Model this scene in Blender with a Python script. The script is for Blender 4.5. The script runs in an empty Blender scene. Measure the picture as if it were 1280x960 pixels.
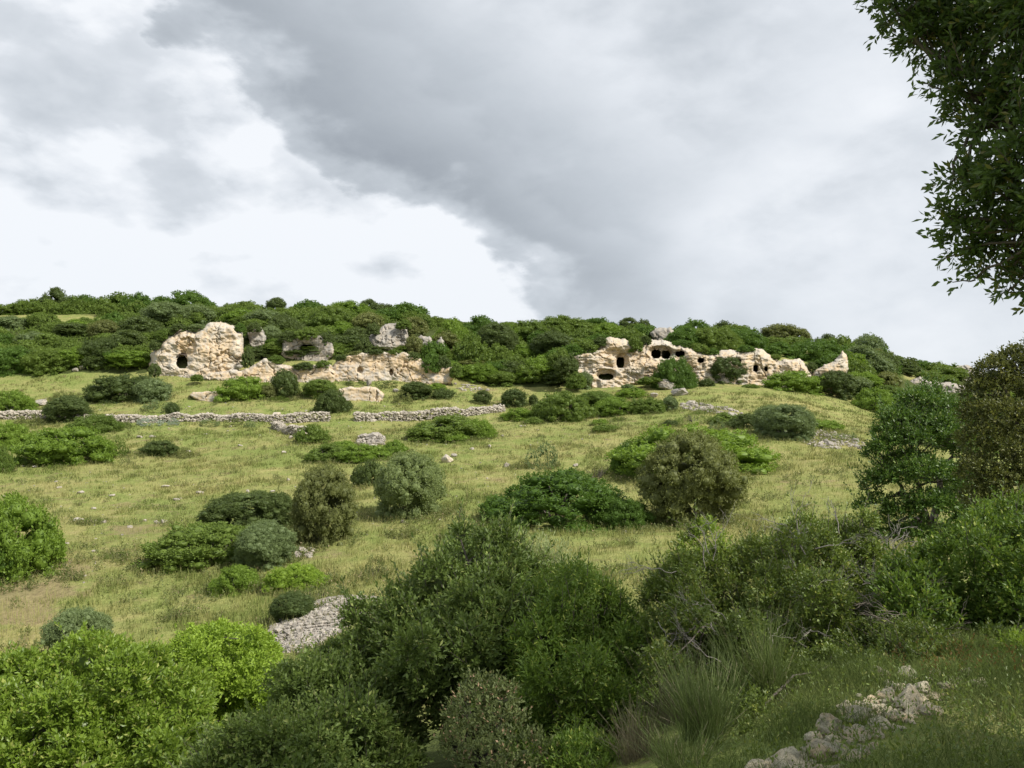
import bpy, math, random
import numpy as np
from mathutils import Vector

random.seed(7)
S = bpy.context.scene
COL = S.collection
PI = math.pi

# ------------------------------------------------------------------ camera
F = 980.0                       # focal length in pixels of a 1280 wide frame
PITCH = math.atan(40 / F)       # tilted up a little
SP, CP = math.sin(PITCH), math.cos(PITCH)
cam_d = bpy.data.cameras.new('camera')
cam = bpy.data.objects.new('camera', cam_d)
COL.objects.link(cam)
cam.location = (0, 0, 0)
cam.rotation_euler = (PI / 2 + PITCH, 0, 0)
cam_d.sensor_width = 36
cam_d.lens = 36 * F / 1280
cam_d.clip_start = 0.05
cam_d.clip_end = 12000
S.camera = cam


def ray(px, row):
    u = (np.asarray(px, float) - 640) / F
    v = (480 - np.asarray(row, float)) / F
    return u, CP - v * SP, SP + v * CP


def pt(px, row, Y):
    """world point seen at a pixel of the 1280x960 photograph, at distance Y ahead"""
    x, y, z = ray(px, row)
    return np.stack([x / y * Y, np.broadcast_to(np.asarray(Y, float), np.broadcast(x, y * Y).shape) * 1.0, z / y * Y], -1)


# ------------------------------------------------------------------ sun, sky, exposure
SUN = Vector((0.60, -0.34, 0.72)).normalized()
sun_d = bpy.data.lights.new('sun', 'SUN')
sun = bpy.data.objects.new('sun', sun_d)
COL.objects.link(sun)
sun.rotation_euler = SUN.to_track_quat('Z', 'Y').to_euler()
sun_d.energy = 5.0
sun_d.angle = math.radians(1.5)
sun_d.color = (1.0, 0.95, 0.86)
S.view_settings.view_transform = 'Standard'
S.view_settings.look = 'None'
S.view_settings.exposure = 0.22
S.view_settings.gamma = 1.0
S.view_settings.use_curve_mapping = False
S.cycles.max_bounces = 6
S.cycles.diffuse_bounces = 3
S.cycles.transmission_bounces = 3
S.cycles.transparent_max_bounces = 8

W = bpy.data.worlds.new('World')
S.world = W
W.use_nodes = True
nt = W.node_tree
nt.nodes.clear()


class G:
    """tiny node helper"""
    def __init__(self, tree):
        self.t = tree

    def n(self, kind, **kw):
        nd = self.t.nodes.new(kind)
        for k, v in kw.items():
            setattr(nd, k, v)
        return nd

    def l(self, a, b):
        self.t.links.new(a, b)

    def _in(self, sock, v):
        if hasattr(v, 'is_linked') or isinstance(v, bpy.types.NodeSocket):
            self.t.links.new(v, sock)
        else:
            sock.default_value = v

    def math(self, op, a, b=0.0, c=None, clamp=False):
        m = self.n('ShaderNodeMath', operation=op, use_clamp=clamp)
        self._in(m.inputs[0], a)
        self._in(m.inputs[1], b)
        if c is not None:
            self._in(m.inputs[2], c)
        return m.outputs[0]

    def noise(self, vec, scale, detail=4, rough=0.55, dist=0.0, out='Fac'):
        m = self.n('ShaderNodeTexNoise')
        if vec is not None:
            self.l(vec, m.inputs['Vector'])
        m.inputs['Scale'].default_value = scale
        m.inputs['Detail'].default_value = detail
        m.inputs['Roughness'].default_value = rough
        m.inputs['Distortion'].default_value = dist
        return m.outputs[0] if out == 'Fac' else m.outputs[1]

    def ramp(self, fac, stops, interp='LINEAR'):
        m = self.n('ShaderNodeValToRGB')
        cr = m.color_ramp
        cr.interpolation = interp
        while len(cr.elements) < len(stops):
            cr.elements.new(0.5)
        for e, (p, c) in zip(cr.elements, stops):
            e.position = p
            if isinstance(c, (int, float)):
                c = (c, c, c)
            e.color = (c[0], c[1], c[2], 1)
        self._in(m.inputs[0], fac)
        return m.outputs[0]

    def mix(self, fac, a, b, mode='MIX'):
        m = self.n('ShaderNodeMix', data_type='RGBA', blend_type=mode)
        self._in(m.inputs[0], fac)
        for s, v in ((m.inputs[6], a), (m.inputs[7], b)):
            if isinstance(v, bpy.types.NodeSocket):
                self.l(v, s)
            else:
                s.default_value = (v[0], v[1], v[2], 1)
        return m.outputs[2]

    def dot(self, vec, d):
        m = self.n('ShaderNodeVectorMath', operation='DOT_PRODUCT')
        self.l(vec, m.inputs[0])
        m.inputs[1].default_value = d
        return m.outputs['Value']


def dirpx(px, row):
    v = Vector([float(c) for c in ray(px, row)])
    return v.normalized()


def circle_normal(a, b, side):
    """normal of the great circle through two sky directions, pointing towards a third"""
    n = dirpx(*a).cross(dirpx(*b)).normalized()
    if n.dot(dirpx(*side)) < 0:
        n = -n
    return tuple(n)


g = G(nt)
tc = g.n('ShaderNodeTexCoord')
gen = tc.outputs['Generated']
mp = g.n('ShaderNodeMapping')
mp.inputs['Scale'].default_value = (1.0, 1.0, 1.9)
mp.inputs['Rotation'].default_value = (0, 0.55, 0)
g.l(gen, mp.inputs['Vector'])
cv = mp.outputs['Vector']
n_big = g.noise(cv, 2.6, 7, 0.5, 0.0)
n_mid = g.noise(cv, 5.5, 8, 0.52, 0.0)
n_fine = g.noise(cv, 11, 9, 0.6, 0.15)
warp = g.math('ADD', g.math('MULTIPLY', g.math('SUBTRACT', n_big, 0.5), 0.16),
              g.math('MULTIPLY', g.math('SUBTRACT', n_mid, 0.5), 0.17))
warp = g.math('ADD', warp, g.math('MULTIPLY', g.math('SUBTRACT', n_fine, 0.5), 0.05))
# the lower left edge of the dark cloud bank
dL = g.math('ADD', g.dot(gen, circle_normal((195, 0), (680, 395), (900, 60))), warp)
bank = g.ramp(g.math('ADD', dL, 0.5), [(0.0, 0.0), (0.480, 0.0), (0.515, 0.60), (0.555, 0.86), (0.63, 0.66), (0.74, 0.40),
                                      (0.86, 0.42), (1.0, 0.42)], 'EASE')
# bright break in the right hand sky
dR = g.math('ADD', g.dot(gen, circle_normal((890, 300), (1110, 40), (1280, 300))), g.math('MULTIPLY', warp, 1.2))
brk = g.ramp(g.math('ADD', dR, 0.5), [(0.0, 0.0), (0.40, 0.0), (0.52, 0.65), (0.6, 0.45), (0.75, 0.65), (1.0, 0.6)], 'EASE')
# low haze over the ridge evens the cloud out
low = g.dot(gen, (0, 0, 1))
lowf = g.ramp(low, [(0.05, 1.0), (0.12, 0.55), (0.26, 0.0)])
bank2 = g.math('MULTIPLY', bank, g.math('SUBTRACT', 1.0, g.math('MULTIPLY', brk, 0.62)), clamp=True)
# thin grey in the top left corner and wisps low on the left
dT = g.math('ADD', g.dot(gen, circle_normal((0, 90), (330, 30), (100, -200))), g.math('MULTIPLY', warp, 1.8))
top = g.math('MULTIPLY', g.ramp(g.math('ADD', dT, 0.5), [(0.48, 0.0), (0.62, 0.14), (1.0, 0.25)]),
             g.math('SUBTRACT', 1.0, bank, clamp=True))
patch = g.math('MULTIPLY', g.ramp(n_mid, [(0.47, 0.0), (0.62, 0.36)]), g.math('SUBTRACT', 1.0, bank, clamp=True))
grey = g.math('MAXIMUM', bank2, g.math('MAXIMUM', top, patch))
grey = g.math('ADD', grey, g.math('MULTIPLY', g.math('SUBTRACT', n_fine, 0.5), 0.42), clamp=True)
amp_ = g.math('ADD', 0.34, g.math('MULTIPLY', g.math('SUBTRACT', 1.0, bank, clamp=True), 0.35))
grey = g.math('ADD', grey, g.math('MULTIPLY', g.math('SUBTRACT', n_mid, 0.5), amp_), clamp=True)
grey = g.math('SUBTRACT', grey, g.math('MULTIPLY', g.math('SUBTRACT', 1.0, bank, clamp=True), 0.10), clamp=True)
cloud = g.ramp(grey, [(0.0, (0.83, 0.855, 0.89)), (0.25, (0.70, 0.735, 0.78)), (0.55, (0.505, 0.545, 0.59)),
                      (0.85, (0.37, 0.405, 0.445)), (1.0, (0.31, 0.34, 0.38))])
cloud = g.mix(g.math('MULTIPLY', lowf, 0.35), cloud, (0.66, 0.70, 0.76))
sky = g.n('ShaderNodeTexSky', sky_type='NISHITA')
sky.sun_disc = False
sky.sun_elevation = math.asin(SUN.z)
sky.sun_rotation = math.atan2(SUN.x, SUN.y)
bg1 = g.n('ShaderNodeBackground')
bg1.inputs['Strength'].default_value = 0.1
g.l(sky.outputs[0], bg1.inputs['Color'])
bg2 = g.n('ShaderNodeBackground')
bg2.inputs['Strength'].default_value = 0.98
g.l(cloud, bg2.inputs['Color'])
ms = g.n('ShaderNodeMixShader')
ms.inputs[0].default_value = 0.95
g.l(bg1.outputs[0], ms.inputs[1])
g.l(bg2.outputs[0], ms.inputs[2])
wo = g.n('ShaderNodeOutputWorld')
g.l(ms.outputs[0], wo.inputs[0])
W.cycles.sampling_method = 'MANUAL'
W.cycles.sample_map_resolution = 512

# ------------------------------------------------------------------ numpy noise
_rng = np.random.default_rng(5)
_perm = _rng.random((64, 64, 64)).astype(np.float32)


def vnoise(p):
    p = np.asarray(p, float)
    i = np.floor(p).astype(int)
    f = p - i
    f = f * f * (3 - 2 * f)
    r = 0
    for dx in (0, 1):
        wx = f[..., 0] if dx else 1 - f[..., 0]
        for dy in (0, 1):
            wy = f[..., 1] if dy else 1 - f[..., 1]
            for dz in (0, 1):
                wz = f[..., 2] if dz else 1 - f[..., 2]
                r = r + wx * wy * wz * _perm[(i[..., 0] + dx) & 63, (i[..., 1] + dy) & 63, (i[..., 2] + dz) & 63]
    return r


def fbm(p, octv=4, gain=0.5):
    a, s, r, t = 1.0, 1.0, 0, 0
    p = np.asarray(p, float)
    for k in range(octv):
        r = r + a * vnoise(p * s + 17.3 * k)
        t += a
        a *= gain
        s *= 2.03
    return r / t


def n2(x, y, s, o=0.0, octv=3):
    return fbm(np.stack([x * s + o, y * s + o * 1.7, np.full_like(x * 1.0, 3.1 + o)], -1), octv)


# ------------------------------------------------------------------ terrain height field
YK = np.array([3, 6, 10, 15, 20, 28, 36, 45, 60, 80, 100, 115, 126, 133, 150, 175, 200, 230, 280, 420, 1200], float)
PX = np.array([-500, 0, 250, 500, 640, 760, 900, 1000, 1060, 1150, 1280, 1800], float)
NEARZ = {-500: (-2.1, -3.7, -5.7, -7.3, -8.4), 0: (-2.0, -3.4, -5.2, -6.9, -8.1), 250: (-1.95, -3.2, -4.9, -6.5, -7.5),
         500: (-1.85, -3.0, -4.5, -5.9, -6.8), 640: (-1.8, -2.8, -4.2, -5.4, -6.2), 760: (-1.75, -2.6, -3.8, -5.0, -5.9),
         900: (-1.7, -2.35, -3.2, -4.3, -5.3), 1000: (-1.68, -2.05, -2.75, -3.8, -4.8), 1060: (-1.66, -1.95, -2.55, -3.5, -4.4),
         1150: (-1.65, -1.9, -2.4, -3.1, -3.8), 1280: (-1.65, -1.85, -2.3, -2.8, -3.3), 1800: (-1.6, -1.75, -2.0, -2.4, -2.8)}
ROWS = {-500: (850, 775, 710, 645, 582, 537, 502, 470, 455, 430, 398),
        0: (840, 765, 700, 640, 580, 535, 500, 470, 452, 425, 394),
        250: (825, 755, 690, 635, 578, 535, 497, 468, 430, 408, 389),
        500: (775, 720, 675, 620, 570, 533, 500, 471, 440, 415, 391),
        640: (750, 705, 665, 615, 570, 530, 505, 487, 465, 437, 410),
        760: (742, 700, 662, 610, 562, 525, 500, 482, 444, 426, 410),
        900: (735, 695, 655, 600, 550, 515, 490, 478, 446, 430, 417),
        1000: (730, 690, 650, 590, 545, 515, 497, 482, 455, 440, 428),
        1060: (728, 688, 645, 587, 550, 527, 511, 495, 474, 457, 442),
        1150: (700, 660, 630, 588, 560, 542, 528, 520, 513, 500, 485),
        1280: (680, 645, 620, 590, 565, 552, 545, 540, 537, 525, 510),
        1800: (650, 625, 605, 585, 565, 552, 545, 540, 537, 525, 510)}
FAR = {1060: (445, 462), 1150: (463, 452), 1280: (492, 474), 1800: (492, 474)}


def zrow(row, Y):
    v = (480 - row) / F
    return Y * (SP + v * CP) / (CP - v * SP)


ZT = np.zeros((len(PX), len(YK)))
for i, p in enumerate(PX):
    k = int(p)
    z = list(NEARZ[k])
    for r, Y in zip(ROWS[k], YK[5:16]):
        z.append(zrow(r, Y))
    if k in FAR:
        z.append(zrow(FAR[k][0], 200))
        z.append(zrow(FAR[k][1], 230))
    else:
        z.append(z[-1] + 1.5)
        z.append(z[-1] + 0.2)
    z.append(z[-1] - 3)
    z.append(z[-1] - 12)
    z.append(z[-1] - 40)
    ZT[i] = z
LY = np.log(YK)
# fine table: px every 10, log distance in 500 steps, smoothed
pxf = np.arange(-500, 1801, 10.0)
lyf = np.linspace(LY[0], LY[-1], 1400)
tmp = np.array([np.interp(np.exp(lyf), YK, ZT[i]) for i in range(len(PX))])
tab = np.array([np.interp(pxf, PX, tmp[:, j]) for j in range(len(lyf))]).T


def blur(a, n, axis):
    k = np.hanning(2 * n + 3)
    k /= k.sum()
    m = len(k) // 2
    pad = [(0, 0), (0, 0)]
    pad[axis] = (m, m)
    b = np.pad(a, pad, mode='edge')
    return np.apply_along_axis(lambda q: np.convolve(q, k, 'valid'), axis, b)


tab = blur(blur(tab, 4, 0), 5, 1)


def H0(X, Y):
    X = np.asarray(X, float)
    Y = np.asarray(Y, float)
    Yc = np.clip(Y, 3.0, 1200)
    p = np.clip(640 + F * X / Yc, -500, 1799.9)
    fi = (p + 500) / 10
    i = np.clip(fi.astype(int), 0, len(pxf) - 2)
    fi = fi - i
    fj = (np.log(Yc) - lyf[0]) / (lyf[1] - lyf[0])
    j = np.clip(fj.astype(int), 0, len(lyf) - 2)
    fj = np.clip(fj - j, 0, 1)
    z = (tab[i, j] * (1 - fi) + tab[i + 1, j] * fi) * (1 - fj) + (tab[i, j + 1] * (1 - fi) + tab[i + 1, j + 1] * fi) * fj
    b = np.clip((3 - Y) / 3, 0, 1)
    return z * (1 - b) + -1.65 * b


def H(X, Y):
    X = np.asarray(X, float)
    Y = np.asarray(Y, float)
    amp = np.clip((Y - 4) / 60, 0.05, 1)
    return H0(X, Y) + (n2(X, Y, 0.11, 0.0) - 0.5) * 1.0 * amp + (n2(X, Y, 0.6, 9.0, 2) - 0.5) * 0.22 * np.clip(Y / 25, 0.35, 1)


_Ys = np.exp(np.linspace(math.log(3.0), math.log(300), 900))


def hit(px, row, ymin=3.0):
    P = pt(px, row, _Ys)
    d = P[:, 2] - H(P[:, 0], P[:, 1])
    ok = np.where((d < 0) & (_Ys > ymin))[0]
    i = ok[0] if len(ok) else int(np.argmin(np.where((_Ys > ymin) & (_Ys < 215), d / _Ys, 9)))
    p = P[i]
    return Vector((p[0], p[1], float(H(p[0], p[1]))))


def hits(px, row, ymin=3.0):
    """the same for many pixels at once"""
    px, row = np.asarray(px, float), np.asarray(row, float)
    best = np.full(len(px), 200.0)
    done = np.zeros(len(px), bool)
    for Y in _Ys[::2]:
        if Y < ymin:
            continue
        P = pt(px, row, Y)
        below = (~done) & (P[:, 2] < H0(P[:, 0], P[:, 1]))
        best[below] = Y
        done |= below
        if done.all():
            break
    P = pt(px, row, best)
    P[:, 2] = H(P[:, 0], P[:, 1])
    return P


# ------------------------------------------------------------------ object helpers
def tag(o, label=None, cat=None, group=None, kind=None):
    if label:
        o['label'] = label
    if cat:
        o['category'] = cat
    if group:
        o['group'] = group
    if kind:
        o['kind'] = kind
    return o


def mesh_np(name, V, faces, smooth=False, attrs=None, matidx=None):
    """faces: list of int arrays (n,3) or (n,4)"""
    me = bpy.data.meshes.new(name)
    V = np.asarray(V, np.float32)
    me.vertices.add(len(V))
    me.vertices.foreach_set('co', V.ravel())
    idx = np.concatenate([f.ravel() for f in faces]).astype(np.int32)
    tot = np.concatenate([np.full(len(f), f.shape[1], np.int32) for f in faces])
    st = np.concatenate([[0], np.cumsum(tot)[:-1]]).astype(np.int32)
    me.loops.add(len(idx))
    me.loops.foreach_set('vertex_index', idx)
    me.polygons.add(len(tot))
    me.polygons.foreach_set('loop_start', st)
    me.polygons.foreach_set('loop_total', tot)
    if smooth is True:
        me.polygons.foreach_set('use_smooth', np.ones(len(tot), bool))
    elif smooth is False:
        me.polygons.foreach_set('use_smooth', np.zeros(len(tot), bool))
    else:
        me.polygons.foreach_set('use_smooth', smooth)
    if matidx is not None:
        me.polygons.foreach_set('material_index', matidx.astype(np.int32))
    if attrs:
        for k, (dom, a) in attrs.items():
            at = me.attributes.new(k, 'FLOAT', dom)
            at.data.foreach_set('value', np.asarray(a, np.float32))
    me.update(calc_edges=True)
    return me


def link(name, me, mat=None, parent=None, loc=(0, 0, 0), scale=None, rz=0.0):
    o = bpy.data.objects.new(name, me)
    COL.objects.link(o)
    o.location = loc
    o.rotation_euler = (0, 0, rz)
    if scale is not None:
        o.scale = scale
    if parent:
        o.parent = parent
    if mat is not None and me is not None:
        if not me.materials:
            me.materials.append(mat)
        if me.materials[0] is not mat:
            o.material_slots[0].link = 'OBJECT'
            o.material_slots[0].material = mat
    return o


def empty(name, loc, label, cat, group=None):
    o = bpy.data.objects.new(name, None)
    COL.objects.link(o)
    o.location = loc
    o.empty_display_size = 0.2
    return tag(o, label, cat, group)


# ------------------------------------------------------------------ materials
def new_mat(name):
    m = bpy.data.materials.new(name)
    m.use_nodes = True
    m.node_tree.nodes.clear()
    return m, G(m.node_tree)


def leaf_mat(name, c1, c2, c3=None, rough=0.55, trans=0.32, spec=0.3, clump=2.2):
    """c1..c2 leaf colours mixed by leaf and by patches, c3 rare (dead / young) leaves"""
    m, g = new_mat(name)
    at = g.n('ShaderNodeAttribute', attribute_name='var')
    oi = g.n('ShaderNodeObjectInfo')
    geo = g.n('ShaderNodeNewGeometry')
    nz = g.noise(geo.outputs['Position'], clump, 2, 0.5)
    f = g.math('ADD', g.math('MULTIPLY', at.outputs['Fac'], 0.55), g.math('MULTIPLY', g.math('SUBTRACT', nz, 0.28), 1.0))
    f = g.math('ADD', f, g.math('MULTIPLY', g.math('SUBTRACT', oi.outputs['Random'], 0.5), 0.35), clamp=True)
    col = g.mix(f, c1, c2)
    if c3:
        h = g.math('GREATER_THAN', at.outputs['Fac'], 0.93)
        col = g.mix(h, col, c3)
    b = g.n('ShaderNodeBsdfPrincipled')
    g.l(col, b.inputs['Base Color'])
    b.inputs['Roughness'].default_value = rough
    b.inputs['Specular IOR Level'].default_value = spec
    t = g.n('ShaderNodeBsdfTranslucent')
    tcol = g.mix(0.5, col, (c2[0] * 1.5, c2[1] * 1.5, c2[2] * 0.8))
    g.l(tcol, t.inputs['Color'])
    mx = g.n('ShaderNodeMixShader')
    mx.inputs[0].default_value = trans
    g.l(b.outputs[0], mx.inputs[1])
    g.l(t.outputs[0], mx.inputs[2])
    o = g.n('ShaderNodeOutputMaterial')
    g.l(mx.outputs[0], o.inputs[0])
    return m


LM = {
    'bright': leaf_mat('leaf_bright', (0.106, 0.173, 0.024), (0.223, 0.329, 0.044)),
    'mid': leaf_mat('leaf_mid', (0.082, 0.134, 0.022), (0.176, 0.244, 0.044)),
    'deep': leaf_mat('leaf_deep', (0.056, 0.112, 0.015), (0.123, 0.207, 0.032)),
    'dark': leaf_mat('leaf_dark', (0.054, 0.085, 0.022), (0.125, 0.166, 0.045)),
    'olive': leaf_mat('leaf_olive', (0.138, 0.180, 0.065), (0.293, 0.354, 0.137)),
    'grey': leaf_mat('leaf_greygreen', (0.095, 0.137, 0.050), (0.225, 0.286, 0.120)),
    'brown': leaf_mat('leaf_brownish', (0.098, 0.115, 0.035), (0.224, 0.246, 0.078)),
    'silver': leaf_mat('leaf_silver', (0.20, 0.25, 0.20), (0.40, 0.46, 0.40)),
    'dry': leaf_mat('leaf_dry', (0.085, 0.078, 0.050), (0.19, 0.17, 0.115)),
    'yellow': leaf_mat('leaf_yellow', (0.151, 0.237, 0.029), (0.323, 0.446, 0.054)),
    'fresh': leaf_mat('leaf_fresh', (0.100, 0.166, 0.020), (0.257, 0.361, 0.050), (0.361, 0.399, 0.100), 0.42, 0.38, 0.4, 3.0),
    'holm': leaf_mat('leaf_holm', (0.039, 0.070, 0.020), (0.115, 0.180, 0.046), (0.172, 0.168, 0.044), 0.4, 0.42, 0.45, 2.0),
    'shade': leaf_mat('leaf_evergreen', (0.077, 0.117, 0.027), (0.203, 0.281, 0.068), (0.293, 0.339, 0.103), 0.5, 0.28, 0.3, 2.5),
    'tangle': leaf_mat('leaf_tangle', (0.067, 0.103, 0.021), (0.184, 0.249, 0.045), (0.267, 0.282, 0.061), 0.45, 0.28, 0.45, 3.0),
    'pist': leaf_mat('leaf_pistachio', (0.059, 0.107, 0.017), (0.166, 0.255, 0.037), (0.299, 0.347, 0.065), 0.5, 0.32, 0.3, 2.5),
    'pale': leaf_mat('leaf_pale', (0.22, 0.27, 0.11), (0.42, 0.48, 0.24), None, 0.5, 0.3),
    'sprout': leaf_mat('leaf_sprout', (0.065, 0.090, 0.028), (0.165, 0.200, 0.072), (0.36, 0.24, 0.15), 0.5, 0.25, 0.25),
    'broom': leaf_mat('broom_stems', (0.078, 0.111, 0.036), (0.195, 0.254, 0.072), (0.312, 0.273, 0.168), 0.6, 0.15, 0.3, 4.0),
    'treeleaf': leaf_mat('leaf_tree', (0.040, 0.083, 0.016), (0.112, 0.194, 0.033), (0.211, 0.275, 0.062), 0.45, 0.28, 0.4, 1.2),
    'oakleaf': leaf_mat('leaf_oak', (0.060, 0.075, 0.019), (0.156, 0.169, 0.044), (0.275, 0.263, 0.081), 0.5, 0.25, 0.35, 1.2),
}


def bark_mat(name, c1, c2):
    m, g = new_mat(name)
    tcn = g.n('ShaderNodeTexCoord')
    nz = g.noise(tcn.outputs['Object'], 14, 5, 0.65)
    col = g.mix(nz, c1, c2)
    b = g.n('ShaderNodeBsdfPrincipled')
    g.l(col, b.inputs['Base Color'])
    b.inputs['Roughness'].default_value = 0.9
    bp = g.n('ShaderNodeBump')
    bp.inputs['Strength'].default_value = 0.5
    bp.inputs['Distance'].default_value = 0.02
    g.l(nz, bp.inputs['Height'])
    g.l(bp.outputs[0], b.inputs['Normal'])
    o = g.n('ShaderNodeOutputMaterial')
    g.l(b.outputs[0], o.inputs[0])
    return m


BARK = bark_mat('bark', (0.045, 0.036, 0.028), (0.14, 0.12, 0.10))
DEAD = bark_mat('dead_wood', (0.16, 0.145, 0.125), (0.36, 0.33, 0.29))
TWIG = bark_mat('twigs', (0.08, 0.065, 0.05), (0.20, 0.17, 0.14))


def rock_mat(name, base, grey, ochre, och_amt=0.5, scale=0.35, bump=0.5, bscale=1.0, island=False):
    m, g = new_mat(name)
    geo = g.n('ShaderNodeNewGeometry')
    pos = geo.outputs['Position']
    mpn = g.n('ShaderNodeMapping')
    mpn.inputs['Scale'].default_value = (1, 1, 0.6)
    g.l(pos, mpn.inputs['Vector'])
    a = g.noise(mpn.outputs['Vector'], scale, 8, 0.62, 0.6)
    b_ = g.noise(pos, scale * 4.2, 6, 0.65)
    c = g.noise(pos, scale * 14, 5, 0.7)
    och = g.n('ShaderNodeAttribute', attribute_name='ochre')
    f_o = g.math('ADD', g.ramp(a, [(0.42, 0.0), (0.60, 1.0)]), och.outputs['Fac'], clamp=True)
    col = g.mix(g.math('MULTIPLY', f_o, och_amt), base, ochre)
    f_g = g.math('MULTIPLY', g.ramp(b_, [(0.44, 0.0), (0.58, 1.0)]), g.math('SUBTRACT', 1.0, g.math('MULTIPLY', och.outputs['Fac'], 0.75)))
    nrm = g.n('ShaderNodeSeparateXYZ')
    g.l(geo.outputs['Normal'], nrm.inputs[0])
    up = g.math('MAXIMUM', nrm.outputs[2], 0.0)
    f_g = g.math('ADD', f_g, g.math('MULTIPLY', up, 0.4), clamp=True)
    col = g.mix(g.math('MULTIPLY', f_g, 0.75), col, grey)
    stv = g.n('ShaderNodeMapping')
    stv.inputs['Scale'].default_value = (1, 1, 0.16)
    g.l(pos, stv.inputs['Vector'])
    strk = g.noise(stv.outputs['Vector'], scale * 4.5, 5, 0.65)
    col = g.mix(g.ramp(strk, [(0.52, 0.0), (0.66, 0.55)]), col, (grey[0] * 0.55, grey[1] * 0.55, grey[2] * 0.55))
    if island:
        rpi = g.ramp(geo.outputs['Random Per Island'], [(0.0, 0.65), (0.6, 1.0), (1.0, 1.2)])
        col = g.mix(1.0, col, rpi, 'MULTIPLY')
    spk = g.ramp(c, [(0.34, 0.6), (0.46, 1.0), (0.7, 1.1)])
    col = g.mix(1.0, col, spk, 'MULTIPLY')
    bs = g.n('ShaderNodeBsdfPrincipled')
    g.l(col, bs.inputs['Base Color'])
    bs.inputs['Roughness'].default_value = 0.95
    bs.inputs['Specular IOR Level'].default_value = 0.15
    bp = g.n('ShaderNodeBump')
    bp.inputs['Strength'].default_value = bump
    bp.inputs['Distance'].default_value = 0.3 * bscale
    hgt = g.math('ADD', g.math('MULTIPLY', b_, 0.9), g.math('MULTIPLY', c, 0.5))
    g.l(hgt, bp.inputs['Height'])
    g.l(bp.outputs[0], bs.inputs['Normal'])
    o = g.n('ShaderNodeOutputMaterial')
    g.l(bs.outputs[0], o.inputs[0])
    return m


ROCK = rock_mat('limestone', (0.54, 0.47, 0.36), (0.42, 0.395, 0.355), (0.56, 0.385, 0.20), 0.7, bump=0.25)
ROCKG = rock_mat('grey_limestone', (0.37, 0.335, 0.28), (0.28, 0.265, 0.24), (0.46, 0.34, 0.22), 0.35)
CAVE_SHADE = rock_mat('cave_shade_stone', (0.07, 0.055, 0.042), (0.05, 0.045, 0.04), (0.08, 0.05, 0.03), 0.4)  # chamber shade painted in: rock colour near black so the openings look dark
STONE = rock_mat('wall_stone', (0.47, 0.42, 0.34), (0.33, 0.305, 0.265), (0.45, 0.36, 0.26), 0.3, 3.0, 0.3, 0.1, True)
PALE = rock_mat('pale_stone', (0.38, 0.345, 0.295), (0.29, 0.27, 0.24), (0.50, 0.38, 0.28), 0.35, 5.0, 0.3, 0.1, True)
NEARROCK = rock_mat('lichen_rock', (0.56, 0.49, 0.35), (0.34, 0.33, 0.25), (0.46, 0.30, 0.16), 0.5, 3.2, 1.0, 0.14)


def ground_colour(g, pos):
    """sun dried meadow: green, straw and bare soil in patches; shared by the ground and the grass on it"""
    a = g.noise(pos, 0.10, 5, 0.6, 0.4)
    b = g.noise(pos, 0.55, 5, 0.65, 0.3)
    c = g.noise(pos, 3.2, 4, 0.7)
    green = g.mix(g.ramp(c, [(0.3, 0.0), (0.7, 1.0)]), (0.135, 0.175, 0.046), (0.235, 0.272, 0.082))
    straw = g.mix(g.ramp(c, [(0.3, 0.0), (0.7, 1.0)]), (0.245, 0.222, 0.088), (0.37, 0.340, 0.140))
    f = g.math('ADD', g.math('MULTIPLY', a, 0.9), g.math('MULTIPLY', b, 0.75))
    f = g.ramp(f, [(0.72, 0.0), (1.00, 0.85)])
    dry = g.n('ShaderNodeAttribute', attribute_name='dry')
    f = g.math('ADD', f, dry.outputs['Fac'], clamp=True)
    col = g.mix(f, green, straw)
    return col, b, c


def terrain_mat():
    m, g = new_mat('meadow')
    geo = g.n('ShaderNodeNewGeometry')
    pos = geo.outputs['Position']
    col, b, c = ground_colour(g, pos)
    soil = g.n('ShaderNodeAttribute', attribute_name='soil')
    sn = g.math('ADD', soil.outputs['Fac'], g.math('MULTIPLY', g.math('SUBTRACT', b, 0.5), 1.6))
    sn = g.math('MULTIPLY', g.ramp(sn, [(0.30, 0.0), (0.62, 0.62)]), 1.0)
    soilc = g.mix(c, (0.15, 0.105, 0.062), (0.34, 0.255, 0.165))
    col = g.mix(sn, col, soilc)
    # small brown bare patches everywhere
    d = g.noise(pos, 0.8, 6, 0.7)
    col = g.mix(g.ramp(d, [(0.56, 0.0), (0.66, 0.7)]), col, (0.17, 0.13, 0.075))
    scr = g.n('ShaderNodeAttribute', attribute_name='scrub')
    fs = g.math('ADD', scr.outputs['Fac'], g.math('MULTIPLY', g.math('SUBTRACT', b, 0.5), 0.7))
    fs = g.ramp(fs, [(0.35, 0.0), (0.65, 1.0)])
    sc = g.mix(c, (0.035, 0.050, 0.016), (0.085, 0.10, 0.032))
    col = g.mix(fs, col, sc)
    bs = g.n('ShaderNodeBsdfPrincipled')
    g.l(col, bs.inputs['Base Color'])
    bs.inputs['Roughness'].default_value = 1.0
    bs.inputs['Specular IOR Level'].default_value = 0.05
    bp = g.n('ShaderNodeBump')
    bp.inputs['Strength'].default_value = 0.7
    bp.inputs['Distance'].default_value = 0.25
    g.l(g.math('ADD', c, g.math('MULTIPLY', d, 0.8)), bp.inputs['Height'])
    g.l(bp.outputs[0], bs.inputs['Normal'])
    o = g.n('ShaderNodeOutputMaterial')
    g.l(bs.outputs[0], o.inputs[0])
    return m


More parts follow.
